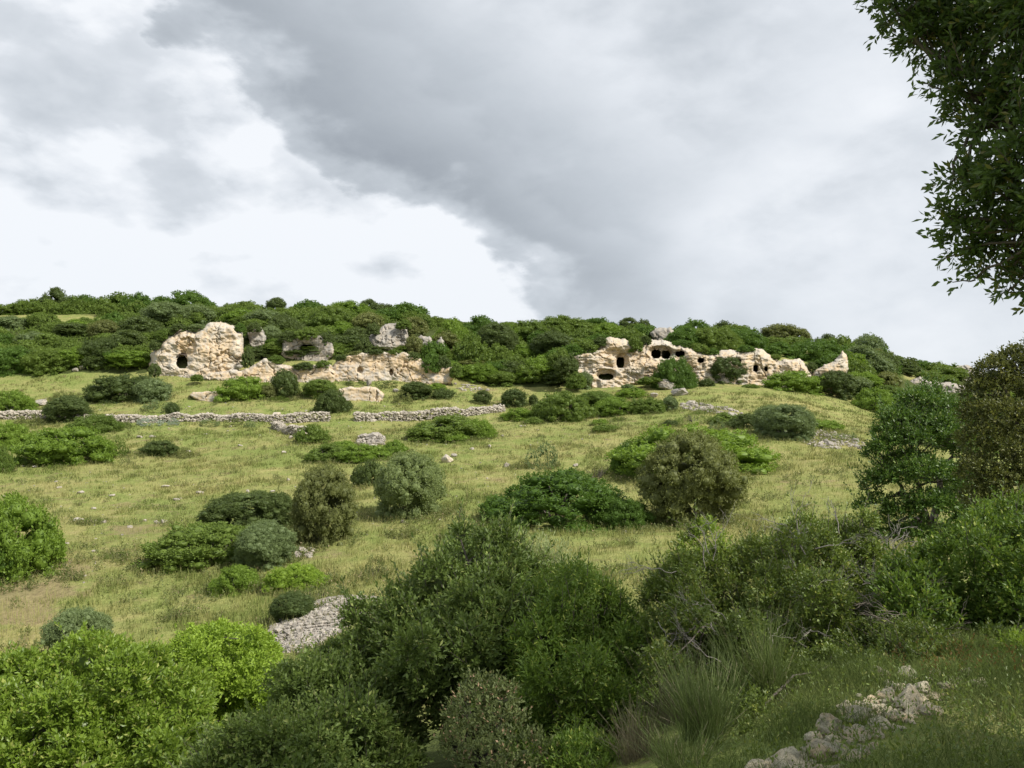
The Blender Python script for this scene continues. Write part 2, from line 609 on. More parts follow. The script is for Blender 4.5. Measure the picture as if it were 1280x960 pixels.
def grass_mat(name='grass_blades', mul=1.0, tint=None):
    m, g = new_mat(name)
    geo = g.n('ShaderNodeNewGeometry')
    col, b, c = ground_colour(g, geo.outputs['Position'])
    at = g.n('ShaderNodeAttribute', attribute_name='var')
    v = g.ramp(at.outputs['Fac'], [(0.0, 0.62 * mul), (0.5, 0.95 * mul), (1.0, 1.35 * mul)])
    col = g.mix(1.0, col, v, 'MULTIPLY')
    if tint:
        col = g.mix(0.6, col, tint)
    d = g.n('ShaderNodeBsdfDiffuse')
    g.l(col, d.inputs[0])
    t = g.n('ShaderNodeBsdfTranslucent')
    g.l(col, t.inputs[0])
    mx = g.n('ShaderNodeMixShader')
    mx.inputs[0].default_value = 0.35
    g.l(d.outputs[0], mx.inputs[1])
    g.l(t.outputs[0], mx.inputs[2])
    o = g.n('ShaderNodeOutputMaterial')
    g.l(mx.outputs[0], o.inputs[0])
    return m


# ------------------------------------------------------------------ ground
def crest_row(px):
    return np.interp(px, [0, 70, 150, 250, 330, 480, 540, 640, 760, 870, 920, 960, 1050, 1110, 1150, 1215, 1280],
                     [392, 370, 379, 374, 382, 384, 397, 403, 405, 411, 413, 422, 431, 446, 452, 465, 478])


SCR_X = [-60, 0, 100, 185, 192, 300, 312, 360, 410, 430, 570, 582, 610, 660, 700, 718, 735, 1050, 1062, 1100, 1125, 1300]
SCR_R = [468, 468, 466, 466, 418, 412, 452, 452, 450, 440, 444, 470, 484, 484, 484, 440, 432, 440, 498, 500, 560, 580]


def scrub_low(px):
    return np.interp(px, SCR_X, SCR_R)


def project(X, Y, Z):
    d = Y * CP + Z * SP
    return 640 + F * X / d, 480 - F * (Z * CP - Y * SP) / d


xs = np.concatenate([[-3000, -1500, -700, -400, -280, -200, -160, -135], np.arange(-115, -20, 0.6), np.arange(-20, 20, 0.3),
                     np.arange(20, 115.1, 0.6), [135, 160, 200, 280, 400, 700, 1500, 3000]])
ys = np.concatenate([[-1500, -600, -200, -80, -30, -12, -5, -2, 0, 1.5], np.arange(2.5, 40, 0.3), np.arange(40, 200, 0.6),
                     np.arange(200, 260, 3), [280, 320, 400, 600, 1000, 2000, 3000]])
GX, GY = np.meshgrid(xs, ys)
GZ = H(GX, GY)
nx, ny = len(xs), len(ys)
ii = np.arange(nx * ny).reshape(ny, nx)
quads = np.stack([ii[:-1, :-1], ii[:-1, 1:], ii[1:, 1:], ii[1:, :-1]], -1).reshape(-1, 4)
pxg, rwg = project(GX, np.maximum(GY, 1), GZ)
scr = ((rwg < scrub_low(pxg)) & (GY > 100)).astype(float)
scr = np.maximum(scr, np.clip(1 - np.abs(GY - 10) / 9, 0, 1) * (GX < 3.5) * 0.9)
# grassy clearings on the left part of the ridge
for (cx, cy, rx, ry) in [(75, 400, 85, 9), (25, 396, 50, 8), (160, 382, 14, 5), (270, 384, 24, 4), (1145, 470, 20, 7), (1000, 420, 14, 5)]:
    scr = scr * (1 - np.exp(-((pxg - cx) / rx) ** 2 - ((rwg - cy) / ry) ** 2) * (GY > 100))
SOILS = [(20, 765, 70, 22, 1.0), (75, 715, 30, 14, 0.7), (50, 740, 60, 7, 0.8), (120, 700, 90, 30, 0.35), (170, 655, 60, 12, 0.4),
         (380, 690, 16, 12, 0.8), (420, 690, 20, 8, 0.5), (175, 630, 80, 6, 0.45), (950, 512, 60, 5, 0.4), (300, 560, 50, 5, 0.35),
         (1020, 550, 60, 6, 0.45), (600, 487, 40, 5, 0.5), (1010, 603, 60, 9, 0.45), (760, 590, 40, 8, 0.35), (610, 600, 40, 5, 0.35), (200, 552, 40, 4, 0.4),
         (90, 420, 60, 6, 0.5), (1145, 470, 20, 7, 0.3), (10, 740, 30, 10, 0.5), (160, 665, 22, 6, 0.6), (500, 690, 60, 6, 0.3)]


def soil_at(px, row):
    r = 0
    for (cx, cy, rx, ry, am) in SOILS:
        r = r + am * np.exp(-((px - cx) / rx) ** 2 - ((row - cy) / ry) ** 2)
    return r


soil = soil_at(pxg, rwg) * (GY > 20)
dry = np.zeros_like(GX)
for (cx, cy, rx, ry, am) in [(60, 790, 130, 30, 0.6), (750, 730, 120, 40, 0.35), (960, 590, 160, 60, 0.3), (1000, 500, 150, 25, 0.25),
                             (150, 590, 160, 30, 0.15), (300, 700, 100, 60, 0.2), (600, 620, 60, 30, 0.1), (560, 700, 80, 20, 0.3)]:
    dry += am * np.exp(-((pxg - cx) / rx) ** 2 - ((rwg - cy) / ry) ** 2) * (GY > 20)
soil += 0.2 * np.exp(-((GX - 2.4) / 1.4) ** 2 - ((GY - 5.5) / 3.5) ** 2)
me = mesh_np('ground', np.stack([GX, GY, GZ], -1).reshape(-1, 3), [quads], True,
             {'scrub': ('POINT', scr.ravel()), 'soil': ('POINT', soil.ravel()), 'dry': ('POINT', dry.ravel())})
ground = link('ground', me, terrain_mat())
tag(ground, kind='structure')


# ------------------------------------------------------------------ rock faces
def poly_sdf(x, y, poly):
    """>0 inside"""
    P = np.array(poly, float)
    d = np.full(x.shape, 1e9)
    inside = np.zeros(x.shape, bool)
    for a, b in zip(P, np.roll(P, -1, 0)):
        ex, ey = b - a
        wx, wy = x - a[0], y - a[1]
        t = np.clip((wx * ex + wy * ey) / (ex * ex + ey * ey + 1e-9), 0, 1)
        d = np.minimum(d, np.hypot(wx - ex * t, wy - ey * t))
        c = ((a[1] > y) != (b[1] > y)) & (x < (b[0] - a[0]) * (y - a[1]) / (b[1] - a[1] + 1e-12) + a[0])
        inside ^= c
    return np.where(inside, d, -d)


def rock_face(name, poly, Y0, label, cat, mat=None, caves=(), alcoves=(), ochre=(), step=0.75, w=9, R=3.5, lean=0.10,
              amp=1.0, group=None, seed=0.0, back=6.5, tilt=0.0, sink=12):
    mat = mat or ROCK
    base0 = max(r for _, r in poly)
    i_r = max(range(len(poly)), key=lambda k: poly[k][0])      # outlines run over the top first, then back along the foot
    poly = [(x_, r + (sink if k > i_r else sink * 0.4 if k == i_r else 0)) for k, (x_, r) in enumerate(poly)]
    P = np.array(poly, float)
    x0, y0 = P.min(0) - 3
    x1, y1 = P.max(0) + 3
    base = base0
    xs_ = np.arange(x0, x1, step)
    ys_ = np.arange(y0, y1, step)
    X, R_ = np.meshgrid(xs_, ys_)
    q = np.stack([X * 0.10, R_ * 0.10, np.full_like(X, seed)], -1)
    wx = (fbm(q * 1.6, 4) - 0.5) * 5
    wy = (fbm(q * 1.6 + 31, 4) - 0.5) * 5
    sd = poly_sdf(X + wx, R_ + wy, poly)
    e = np.clip(sd / w, 0, 1)
    m = Y0 / F
    rec = R * (1 - np.sqrt(1 - (1 - e) ** 2 + 1e-6))
    a = fbm(np.stack([X * m * 0.35, R_ * m * 0.5, np.full_like(X, seed + 2)], -1), 4, 0.55) - 0.5
    b = fbm(np.stack([X * m * 0.9, R_ * m * 2.0, np.full_like(X, seed + 7)], -1), 4, 0.6)
    rid = np.abs(b - 0.5) * 2
    cr = np.abs(fbm(np.stack([X * m * 0.55 + a * 2, R_ * m * 0.28, np.full_like(X, seed + 11)], -1), 3) - 0.5)
    crack = np.clip(1 - cr / 0.022, 0, 1)
    stp = fbm(np.stack([X * m * 0.22, R_ * m * 0.7, np.full_like(X, seed + 15)], -1), 3)
    stp = np.floor(stp * 9) / 9 - 0.5
    D = Y0 + lean * 1.6 * m * (base - R_) + rec - a * 3.2 * amp + rid * 0.75 * amp + crack * 0.45 - stp * 1.1 * amp + tilt * (X - x0)
    och = np.zeros_like(X)
    for (cx, cy, rx, ry, dep) in alcoves:
        k = ((X - cx) / rx) ** 2 + ((R_ - cy) / ry) ** 2
        D += dep * np.clip((1.15 - k) / 0.45, 0, 1)
        och += 0.7 * np.clip((1.1 - k) / 0.5, 0, 1)
    for (cx, cy, rx, ry, am) in ochre:
        och += am * np.exp(-((X - cx) / rx) ** 2 - ((R_ - cy) / ry) ** 2)
    keepv = sd > 0
    hole = np.zeros_like(keepv)
    for (cx, cy, rx, ry) in caves:
        px_ = np.abs((X - cx) / rx)
        py_ = np.abs((R_ - cy) / ry)
        jag = 1 + (fbm(np.stack([X * 0.35, R_ * 0.35, np.full_like(X, 4.0)], -1), 2) - 0.5) * 0.5
        hole |= (px_ ** 2.6 + py_ ** 2.6) < jag
        # small scooped out rim
        k = px_ ** 2 + (np.abs((R_ - cy + 1) / ry)) ** 2
        D += 0.5 * np.exp(-np.maximum(k - 1, 0) * 1.2)
    keepv &= ~hole
    V = pt(X, R_, D)
    Vb = pt(X, R_, np.full_like(D, Y0 + R + back))
    ny_, nx_ = X.shape
    id_ = np.arange(nx_ * ny_).reshape(ny_, nx_)
    c_f = keepv[:-1, :-1] & keepv[1:, :-1] & keepv[:-1, 1:] & keepv[1:, 1:]
    kb = sd > 0
    c_b = kb[:-1, :-1] & kb[1:, :-1] & kb[:-1, 1:] & kb[1:, 1:]
    Q = np.stack([id_[:-1, :-1], id_[1:, :-1], id_[1:, 1:], id_[:-1, 1:]], -1)
    N = nx_ * ny_
    front = Q[c_f]
    bk = Q[c_b][:, ::-1] + N
    # rim joining front and back
    rim = []
    pad = np.pad(c_b, 1)
    for dy, dx, (i0, i1) in ((-1, 0, (0, 3)), (1, 0, (2, 1)), (0, -1, (1, 0)), (0, 1, (3, 2))):
        nb = pad[1 + dy:pad.shape[0] - 1 + dy, 1 + dx:pad.shape[1] - 1 + dx]
        bd = c_b & ~nb
        qq = Q[bd]
        rim.append(np.stack([qq[:, i0], qq[:, i1], qq[:, i1] + N, qq[:, i0] + N], -1))
    rim = np.concatenate(rim)
    allV = np.concatenate([V.reshape(-1, 3), Vb.reshape(-1, 3)])
    F_ = np.concatenate([front, bk, rim])
    used = np.unique(F_)
    remap = np.full(len(allV), -1)
    remap[used] = np.arange(len(used))
    F_ = remap[F_]
    o_all = np.concatenate([och.ravel(), och.ravel()])[used]
    allV = allV[used]
    cen = Vector(pt((x0 + x1) / 2, base, Y0 + 1))
    me = mesh_np(name, allV - np.array(cen), [F_], True, {'ochre': ('POINT', np.clip(o_all, 0, 1))})
    if not caves:
        o = link(name, me, mat, None, cen)
        return tag(o, label, cat, group)
    root = empty(name, cen, label, cat, group)
    link('rock_face', me, mat, root)
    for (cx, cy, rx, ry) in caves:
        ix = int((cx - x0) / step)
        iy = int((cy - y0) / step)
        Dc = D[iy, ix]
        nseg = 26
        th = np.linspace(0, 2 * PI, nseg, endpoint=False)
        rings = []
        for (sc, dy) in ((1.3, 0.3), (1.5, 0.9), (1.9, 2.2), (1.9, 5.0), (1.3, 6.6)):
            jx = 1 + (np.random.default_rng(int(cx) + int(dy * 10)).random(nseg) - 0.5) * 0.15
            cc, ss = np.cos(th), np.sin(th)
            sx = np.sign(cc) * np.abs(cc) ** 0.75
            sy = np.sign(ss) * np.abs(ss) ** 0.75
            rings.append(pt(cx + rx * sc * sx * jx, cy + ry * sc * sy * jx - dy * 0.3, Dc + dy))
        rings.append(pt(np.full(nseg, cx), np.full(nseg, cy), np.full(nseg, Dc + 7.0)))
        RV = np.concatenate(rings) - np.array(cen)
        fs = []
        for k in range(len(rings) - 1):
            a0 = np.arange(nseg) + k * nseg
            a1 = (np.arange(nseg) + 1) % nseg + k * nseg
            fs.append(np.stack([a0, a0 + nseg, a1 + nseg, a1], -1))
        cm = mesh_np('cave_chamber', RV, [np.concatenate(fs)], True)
        link('cave_chamber', cm, CAVE_SHADE, root)
    return root


rock_face('rock_outcrop', [(185, 454), (190, 440), (200, 428), (213, 418), (228, 410), (245, 412), (262, 403), (276, 402), (291, 406),
                           (304, 416), (306, 430), (303, 445), (300, 460), (285, 468), (262, 474), (230, 474), (205, 470), (190, 464)],
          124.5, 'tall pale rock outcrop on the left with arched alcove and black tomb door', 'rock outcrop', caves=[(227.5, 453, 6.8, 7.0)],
          alcoves=[(234, 433, 11, 12, 0.55), (228, 444, 4.5, 2.5, 0.7)],
          ochre=[(270, 440, 22, 22, 0.75), (235, 430, 12, 12, 0.6), (285, 430, 10, 16, 0.5), (262, 466, 40, 5, 0.5)], w=11, lean=0.16, amp=0.62, R=4)
rock_face('rock', [(309, 440), (311, 428), (308, 416), (316, 407), (326, 408), (333, 420), (334, 428), (330, 436), (322, 442)],
          130.5, 'narrow grey rock half hidden by bushes right of the tall left outcrop', 'rock', ROCKG, sink=4, w=6, R=2, amp=0.6, seed=3)
rock_face('rock_ledge', [(250, 474), (262, 466), (290, 462), (303, 462), (318, 456), (330, 447), (343, 449), (354, 456), (372, 459), (395, 456), (412, 454),
                         (422, 462), (418, 474), (380, 476), (320, 475)],
          122.8, 'long low orange rock ledge between the tall left outcrop and the quarried face', 'rock ledge', w=5, R=2, amp=0.4, seed=5,
          ochre=[(360, 468, 50, 6, 0.9), (300, 470, 30, 4, 0.7), (400, 462, 14, 6, 0.6)])
rock_face('rock_shelter', [(350, 446), (352, 426), (364, 419), (382, 418), (400, 419), (414, 424), (419, 442), (408, 452), (380, 452)],
          129.6, 'low grey rock with a square dark opening under the trees', 'rock shelter', ROCKG, sink=4, caves=[(384, 435, 8.0, 4.0)], w=4, R=1.5,
          amp=0.35, seed=8, back=5)
rock_face('quarried_face', [(410, 474), (412, 460), (422, 450), (434, 444), (450, 441), (480, 440), (506, 440), (520, 446), (532, 452), (546, 457),
                            (558, 459), (566, 458), (571, 463), (562, 468), (545, 470), (520, 474), (480, 475), (440, 475)],
          123.6, 'long low cream and orange rock face in the middle of the slope', 'rock face', w=3, R=1.0, amp=0.45, seed=11,
          alcoves=[(489, 465.5, 2.5, 4, 1.2), (450, 463, 4, 4, 0.7)],
          ochre=[(450, 448, 22, 7, 0.9), (490, 455, 40, 9, 0.8), (540, 463, 28, 5, 0.8), (515, 455, 20, 8, 0.5)])
rock_face('rock', [(458, 436), (461, 422), (470, 411), (482, 406), (497, 402), (507, 404), (510, 416), (514, 428), (506, 436), (480, 438)],
          133.5, 'upper grey white rock with leaning trunk above the quarried face', 'rock', ROCKG, sink=4, w=7, R=3.5, amp=0.9, seed=13, lean=0.35)
rock_face('rock', [(514, 434), (517, 422), (528, 418), (538, 420), (541, 428), (536, 436), (524, 438)],
          133.0, 'rounded pale boulder right of the upper grey rock above the quarried face', 'rock', ROCKG, sink=4, w=6, R=2, amp=0.4, seed=15)
rock_face('rock', [(542, 436), (546, 426), (551, 420), (556, 424), (555, 434), (549, 438)],
          132.5, 'small upright pale rock at the edge of the central thicket', 'rock', ROCKG, sink=4, w=4, R=1.5, amp=0.3, seed=16)
rock_face('cliff', [(700, 448), (714, 440), (735, 437), (750, 429), (757, 422), (764, 421), (782, 424), (796, 431), (806, 424), (830, 424),
                    (850, 430), (870, 436), (885, 441), (900, 438), (912, 436), (925, 438), (940, 435), (952, 436), (962, 444), (975, 450),
                    (986, 449), (1000, 448), (1010, 456), (1018, 467), (1006, 476), (980, 480), (950, 483), (935, 483), (905, 479), (870, 476),
                    (846, 474), (815, 470), (795, 472), (788, 484), (770, 490), (748, 486), (736, 478), (727, 464), (712, 456)],
          124.0, 'long cream cliff on the right pierced by a row of dark rock-cut tombs', 'cliff',
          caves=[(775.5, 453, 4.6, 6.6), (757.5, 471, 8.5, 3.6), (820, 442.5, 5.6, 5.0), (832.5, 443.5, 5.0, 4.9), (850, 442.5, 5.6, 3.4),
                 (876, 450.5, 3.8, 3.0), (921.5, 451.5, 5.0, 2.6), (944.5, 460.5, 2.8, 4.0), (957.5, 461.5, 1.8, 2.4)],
          alcoves=[(778, 451, 8, 10, 0.8), (757, 468, 13, 7, 0.9), (826, 440, 16, 8, 1.0)],
          ochre=[(770, 436, 24, 9, 0.8), (800, 452, 22, 10, 0.7), (860, 456, 40, 12, 0.5), (925, 452, 28, 10, 0.7), (950, 472, 18, 8, 0.6),
                 (745, 455, 12, 12, 0.5), (990, 462, 16, 7, 0.7), (780, 480, 26, 6, 0.5)], w=8, lean=0.16, amp=0.8, seed=21)
rock_face('rock_spur', [(1012, 474), (1018, 464), (1028, 457), (1042, 451), (1050, 442), (1053, 437), (1060, 440), (1060, 450), (1057, 460), (1054, 474), (1030, 478)],
          124.5, 'pale fin of rock with a pointed tip at the right end of the cliff', 'rock', w=5, R=2.2, amp=0.5, seed=25, ochre=[(1035, 466, 16, 6, 0.5)])
rock_face('rock', [(812, 416), (818, 410), (830, 408), (840, 410), (845, 415), (838, 420), (820, 420)], 150,
          'flat pale boulder on the crest above the right cliff', 'rock', ROCKG, w=5, R=2, amp=0.4, seed=27)
rock_face('rocky_slope', [(1118, 492), (1122, 478), (1138, 474), (1150, 470), (1166, 478), (1185, 477), (1205, 482), (1225, 492), (1240, 504), (1235, 512),
                          (1205, 500), (1180, 492), (1150, 490)],
          176, 'bare grey rock band on the far right slope', 'rocky slope', ROCKG, w=6, R=3, amp=0.9, seed=29)
rock_face('rocky_slope', [(1186, 462), (1196, 456), (1210, 456), (1230, 466), (1250, 480), (1240, 484), (1215, 478), (1198, 470)],
          200, 'small pale rocks beneath the skyline at the far right', 'rocky slope', ROCKG, w=5, R=3, amp=0.9, seed=31)
rock_face('rock_ledge', [(420, 497), (424, 486), (440, 483), (470, 483), (481, 487), (477, 495), (450, 497)],
          113.5, 'small orange bank of bare rock in the grass below the quarried face', 'rock ledge', w=4, R=1.2, amp=0.3, seed=33,
          ochre=[(450, 489, 30, 6, 0.9)], back=2)
rock_face('rock_slab', [(236, 495), (242, 489), (262, 488), (276, 487), (278, 492), (262, 496)],
          113.5, 'flat orange slab in the grass left of the bright bush below the tall left outcrop', 'rock slab', w=3, R=1, amp=0.2, seed=35,
          ochre=[(260, 491, 20, 5, 0.7)], back=1.5)


# ------------------------------------------------------------------ boulders and stone walls
def ico(n):
    import bmesh
    bm = bmesh.new()
    bmesh.ops.create_icosphere(bm, subdivisions=n, radius=1)
    V = np.array([v.co[:] for v in bm.verts])
    Fc = np.array([[v.index for v in f.verts] for f in bm.faces])
    bm.free()
    return V, Fc


ICO1, ICO2, ICO4 = ico(1), ico(2), ico(5)


def boulder_mesh(name, size, seed, rough=0.5):
    V, Fc = ICO4
    rg = np.random.default_rng(seed)
    V = V.copy()
    for k in range(14):                      # chop flat facets
        n = rg.normal(size=3)
        n /= np.linalg.norm(n)
        d = V @ n
        lim = rg.uniform(0.45, 0.8)
        V -= np.outer(np.maximum(d - lim, 0) * 0.85, n)
    V *= (1 + (fbm(V * 1.7 + seed, 4) - 0.5)[:, None] * rough + (fbm(V * 6 + seed, 3) - 0.5)[:, None] * 0.14)
    V *= np.array(size)
    return mesh_np(name, V, [Fc], True)


def boulder(px, row, Y, w, h, label, group=None, seed=1, mat=None, name='boulder', cat='boulder', deep=0.8, bury=0.30):
    p = hit(px, row) if Y is None else Vector(pt(px, row, Y))
    s = p.y / F
    zc = float(H(p.x, p.y)) if Y is None else p.z
    me = boulder_mesh(name, (w * s / 2, w * s / 2 * deep, h * s * 0.62), seed)
    o = link(name, me, mat or ROCKG, None, (p.x, p.y, zc + h * s * bury), rz=random.uniform(-.4, .4))
    return tag(o, label, cat, group)


boulder(833, 487, None, 25, 16, 'upper grey boulder left of its twin beneath the round dark bush', seed=3)
boulder(848, 495, None, 26, 13, 'lower grey boulder resting in front of its twin below the cliff', seed=4)
boulder(817, 497, None, 14, 7, 'small pale boulder between the bright bushes and the twin boulders', seed=5)
boulder(299, 460, 121.8, 11, 6, 'small grey boulder at the right foot of the tall left outcrop', seed=6)
boulder(93, 465, None, 9, 6, 'small pale stone left of its pair at the foot of the left scrub', seed=7, name='stone', cat='stone')
boulder(102, 464, None, 9, 7, 'small pale stone right of its pair at the foot of the left scrub', seed=8, name='stone', cat='stone')
boulder(50, 507, None, 20, 9, 'broad pale stone in the grass just above the left stone wall', seed=9)
boulder(461, 483, None, 8, 9, 'pale upright boulder on top of the small orange bank', seed=10)
boulder(495, 491, None, 10, 5, 'pale stone right of the small orange bank', seed=12, name='stone', cat='stone')
boulder(559, 578, None, 16, 12, 'cream boulder in the grass right of the pale olive bush', seed=13, mat=ROCK)
boulder(568, 571, None, 9, 5, 'small stone just behind the cream boulder', seed=14, name='stone', cat='stone')
boulder(634, 584, None, 12, 6, 'flat pale stone left of the sparse olive sapling', seed=15, name='stone', cat='stone')
boulder(379, 692, None, 18, 9, 'pale rubble rock under the brownish round tree', seed=16, mat=PALE)
boulder(504, 654, None, 9, 4, 'small white stone in front of the pale olive bush', seed=17, name='stone', cat='stone')
boulder(781, 666, None, 10, 3, 'small white stone in front of the wide deep green bush', seed=18, name='stone', cat='stone')
boulder(345, 523, 104.2, 17, 10, 'large rounded block at the left corner of the middle wall piece', seed=19, mat=ROCK)
boulder(363, 549, None, 8, 5, 'pale stone at the foot of the fallen wall corner', seed=20, name='stone', cat='stone')
k_l = 0
for (px, row, w, h) in [(101, 617, 11, 4), (74, 611, 8, 3), (117, 637, 8, 4), (96, 652, 16, 5), (130, 654, 9, 4), (206, 609, 12, 3), (250, 618, 13, 3),
                        (221, 626, 12, 3), (163, 660, 9, 4), (181, 652, 6, 4), (196, 655, 8, 5), (204, 654, 8, 5), (83, 681, 11, 3), (140, 620, 10, 3),
                        (43, 585, 8, 3), (28, 584, 6, 3), (310, 616, 6, 4), (360, 601, 5, 4), (340, 615, 8, 3), (60, 573, 8, 4), (174, 548, 12, 3),
                        (190, 547, 10, 3), (235, 566, 8, 3), (612, 560, 6, 4), (628, 546, 6, 3), (590, 562, 8, 3), (720, 584, 8, 4), (950, 565, 7, 3),
                        (355, 567, 10, 4), (300, 558, 8, 3), (470, 602, 7, 3)]:
    o = boulder(px, row, None, w, h, 'small flat limestone lying loose in the open grass', 'loose stones lying in the meadow', seed=40 + k_l,
                name='stone', cat='stone', mat=PALE)
    k_l += 1


def stones(centres, sizes, seed, base=ICO1, flat=0.65, jitter=0.22):
    """many rough stones -> vertex and face arrays"""
    rg = np.random.default_rng(seed)
    V, Fc = base
    n = len(centres)
    J = 1 + (rg.random((n, len(V))) - 0.5) * 2 * jitter
    L = V[None] * J[..., None]
    L = L * (np.asarray(sizes).reshape(n, 1, 1)) * np.stack([rg.uniform(0.8, 1.35, n), rg.uniform(0.8, 1.2, n), np.full(n, flat) * rg.uniform(.8, 1.2, n)], -1)[:, None, :]
    a = rg.uniform(0, 2 * PI, n)
    b = rg.normal(0, 0.25, n)
    ca, sa = np.cos(a)[:, None], np.sin(a)[:, None]
    cb, sb = np.cos(b)[:, None], np.sin(b)[:, None]
    x, y, z = L[..., 0], L[..., 1], L[..., 2]
    x, z = x * cb + z * sb, -x * sb + z * cb
    x, y = x * ca - y * sa, x * sa + y * ca
    P = np.stack([x, y, z], -1) + np.asarray(centres)[:, None, :]
    FF = Fc[None] + (np.arange(n) * len(V))[:, None, None]
    return P.reshape(-1, 3), FF.reshape(-1, 3)


def stone_wall(name, path, h, label, ssz=0.135, thick=0.8, seed=1, hvar=0.55, Yfix=None, group=None, cat='stone wall', mat=None):
    rg = np.random.default_rng(seed)
    pts = [hit(px, r) for px, r in path]
    C, Z = [], []
    for a, b in zip(pts[:-1], pts[1:]):
        d = (b - a)
        Ln = max(d.xy.length, 0.1)
        nrm = Vector((-d.y, d.x, 0)) / Ln
        n = int(Ln * h / (ssz * ssz * 1.5) * 2.6)
        t = rg.random(n)
        x = a.x + d.x * t
        y = a.y + d.y * t
        zz = rg.random(n)
        hh = h * (1 + (n2(x, y, 0.5, seed, 2) - 0.5) * 2 * hvar)
        side = rg.choice([-1, 1, 0], n, p=[0.45, 0.3, 0.25])
        off = side * (thick / 2 * (1 - 0.25 * zz)) + rg.normal(0, 0.05, n)
        zz = np.where(side == 0, 1.0, zz)
        off = np.where(side == 0, rg.uniform(-0.5, 0.5, n) * thick * 0.75, off)
        x = x + nrm.x * off
        y = y + nrm.y * off
        C.append(np.stack([x, y, H(x, y) - 0.05 + zz * hh], -1))
    C = np.concatenate(C)
    cen = pts[len(pts) // 2]
    V, Fc = stones(C - np.array(cen), np.exp(rg.normal(0, 0.32, len(C))) * ssz, seed)
    me = mesh_np(name, V, [Fc], False)
    return tag(link(name, me, mat or STONE, None, cen), label, cat, group)


stone_wall('stone_wall', [(-40, 524), (0, 524), (60, 524), (130, 528), (200, 528), (280, 527), (345, 528)], 0.85,
           'long dry stone wall crossing the slope at the left', seed=2)
stone_wall('stone_wall', [(345, 529), (380, 527), (412, 526)], 1.0, 'pale piece of dry stone wall between the big corner block and the dark bush', seed=3)
stone_wall('stone_wall', [(343, 536), (362, 543), (385, 546)], 0.9, 'low tumbled corner of dry stone wall below the middle wall piece', seed=4, hvar=0.5)
stone_wall('stone_wall', [(443, 526), (490, 526), (540, 524), (590, 519), (628, 514)], 0.9, 'dry stone wall rising to the right in the middle of the slope', seed=5)


def rubble(name, poly, n, ssz, label, cat, seed=1, hump=0.0, mat=None, group=None, kind=None, base=ICO1, flat=0.65, ymin=3.0):
    rg = np.random.default_rng(seed)
    P = np.array(poly, float)
    lo, hi = P.min(0), P.max(0)
    c = rg.uniform(lo, hi, (n * 4, 2))
    sd = poly_sdf(c[:, 0], c[:, 1], poly)
    k = sd > 0
    c, sd = c[k][:n], sd[k][:n]
    pos = hits(c[:, 0], c[:, 1], ymin)
    mx = sd.max()
    pos[:, 2] = H(pos[:, 0], pos[:, 1]) + hump * np.sqrt(np.clip(sd / mx, 0, 1)) + ssz * 0.1
    if hump > 0:    # stones bank up from the ground
        extra = pos.copy()
        extra[:, 2] -= rg.random(len(pos)) * hump * 0.4
        pos = np.concatenate([pos, extra])
    cen = Vector(pos.mean(0))
    V, Fc = stones(pos - np.array(cen), np.exp(rg.normal(0, 0.4, len(pos))) * ssz, seed, base, flat)
    me = mesh_np(name, V, [Fc], False)
    return tag(link(name, me, mat or PALE, None, cen), label, cat, group, kind)


rubble('stone_heap', [(332, 800), (338, 782), (352, 770), (380, 756), (410, 748), (440, 745), (466, 745), (478, 750), (468, 762), (440, 776), (425, 790),
                      (400, 806), (375, 818), (350, 812)], 5200, 0.045, 'long pale heap of small stones left of the big dark foreground shrub', 'stone heap',
       seed=6, hump=0.28)
rubble('stone_heap', [(445, 557), (450, 549), (470, 547), (482, 551), (480, 558), (460, 560)], 260, 0.16,
       'small pale heap of stones in the bright bushes behind the pale olive bush', 'stone heap', seed=7, hump=0.5)
rubble('fallen_wall', [(850, 507), (870, 504), (905, 512), (930, 520), (925, 525), (890, 518), (855, 513)], 260, 0.19,
       'collapsed line of grey stones below the cliff, above the wide bushes', 'rubble', seed=8)
rubble('fallen_wall', [(1000, 545), (1030, 540), (1060, 547), (1085, 556), (1075, 562), (1040, 560), (1005, 556)], 260, 0.17,
       'collapsed line of grey stones right of the grey olive bushes', 'rubble', seed=9)
rubble('fallen_wall', [(352, 560), (362, 556), (376, 688), (392, 690), (388, 700), (368, 698)][2:], 120, 0.10,
       'scattered pale rubble beneath the brownish round tree', 'rubble', seed=10)
rubble('rubble', [(560, 482), (590, 482), (612, 492), (604, 498), (580, 492)], 60, 0.22, 'few pale stones on the worn slope below the central thicket',
       'rubble', seed=11)
rubble('pebbles', [(-20, 560), (330, 600), (640, 540), (1000, 560), (900, 640), (560, 680), (200, 660), (100, 740), (-20, 700)], 420, 0.055, None, None,
       seed=12, kind='stuff')
rubble('pebbles', [(0, 478), (180, 490), (420, 500), (700, 500), (900, 500), (700, 560), (300, 560), (0, 545)], 260, 0.085, None, None,
       seed=13, kind='stuff')


# ------------------------------------------------------------------ foliage
def nrm_(v):
    return v / (np.linalg.norm(v, axis=-1, keepdims=True) + 1e-9)


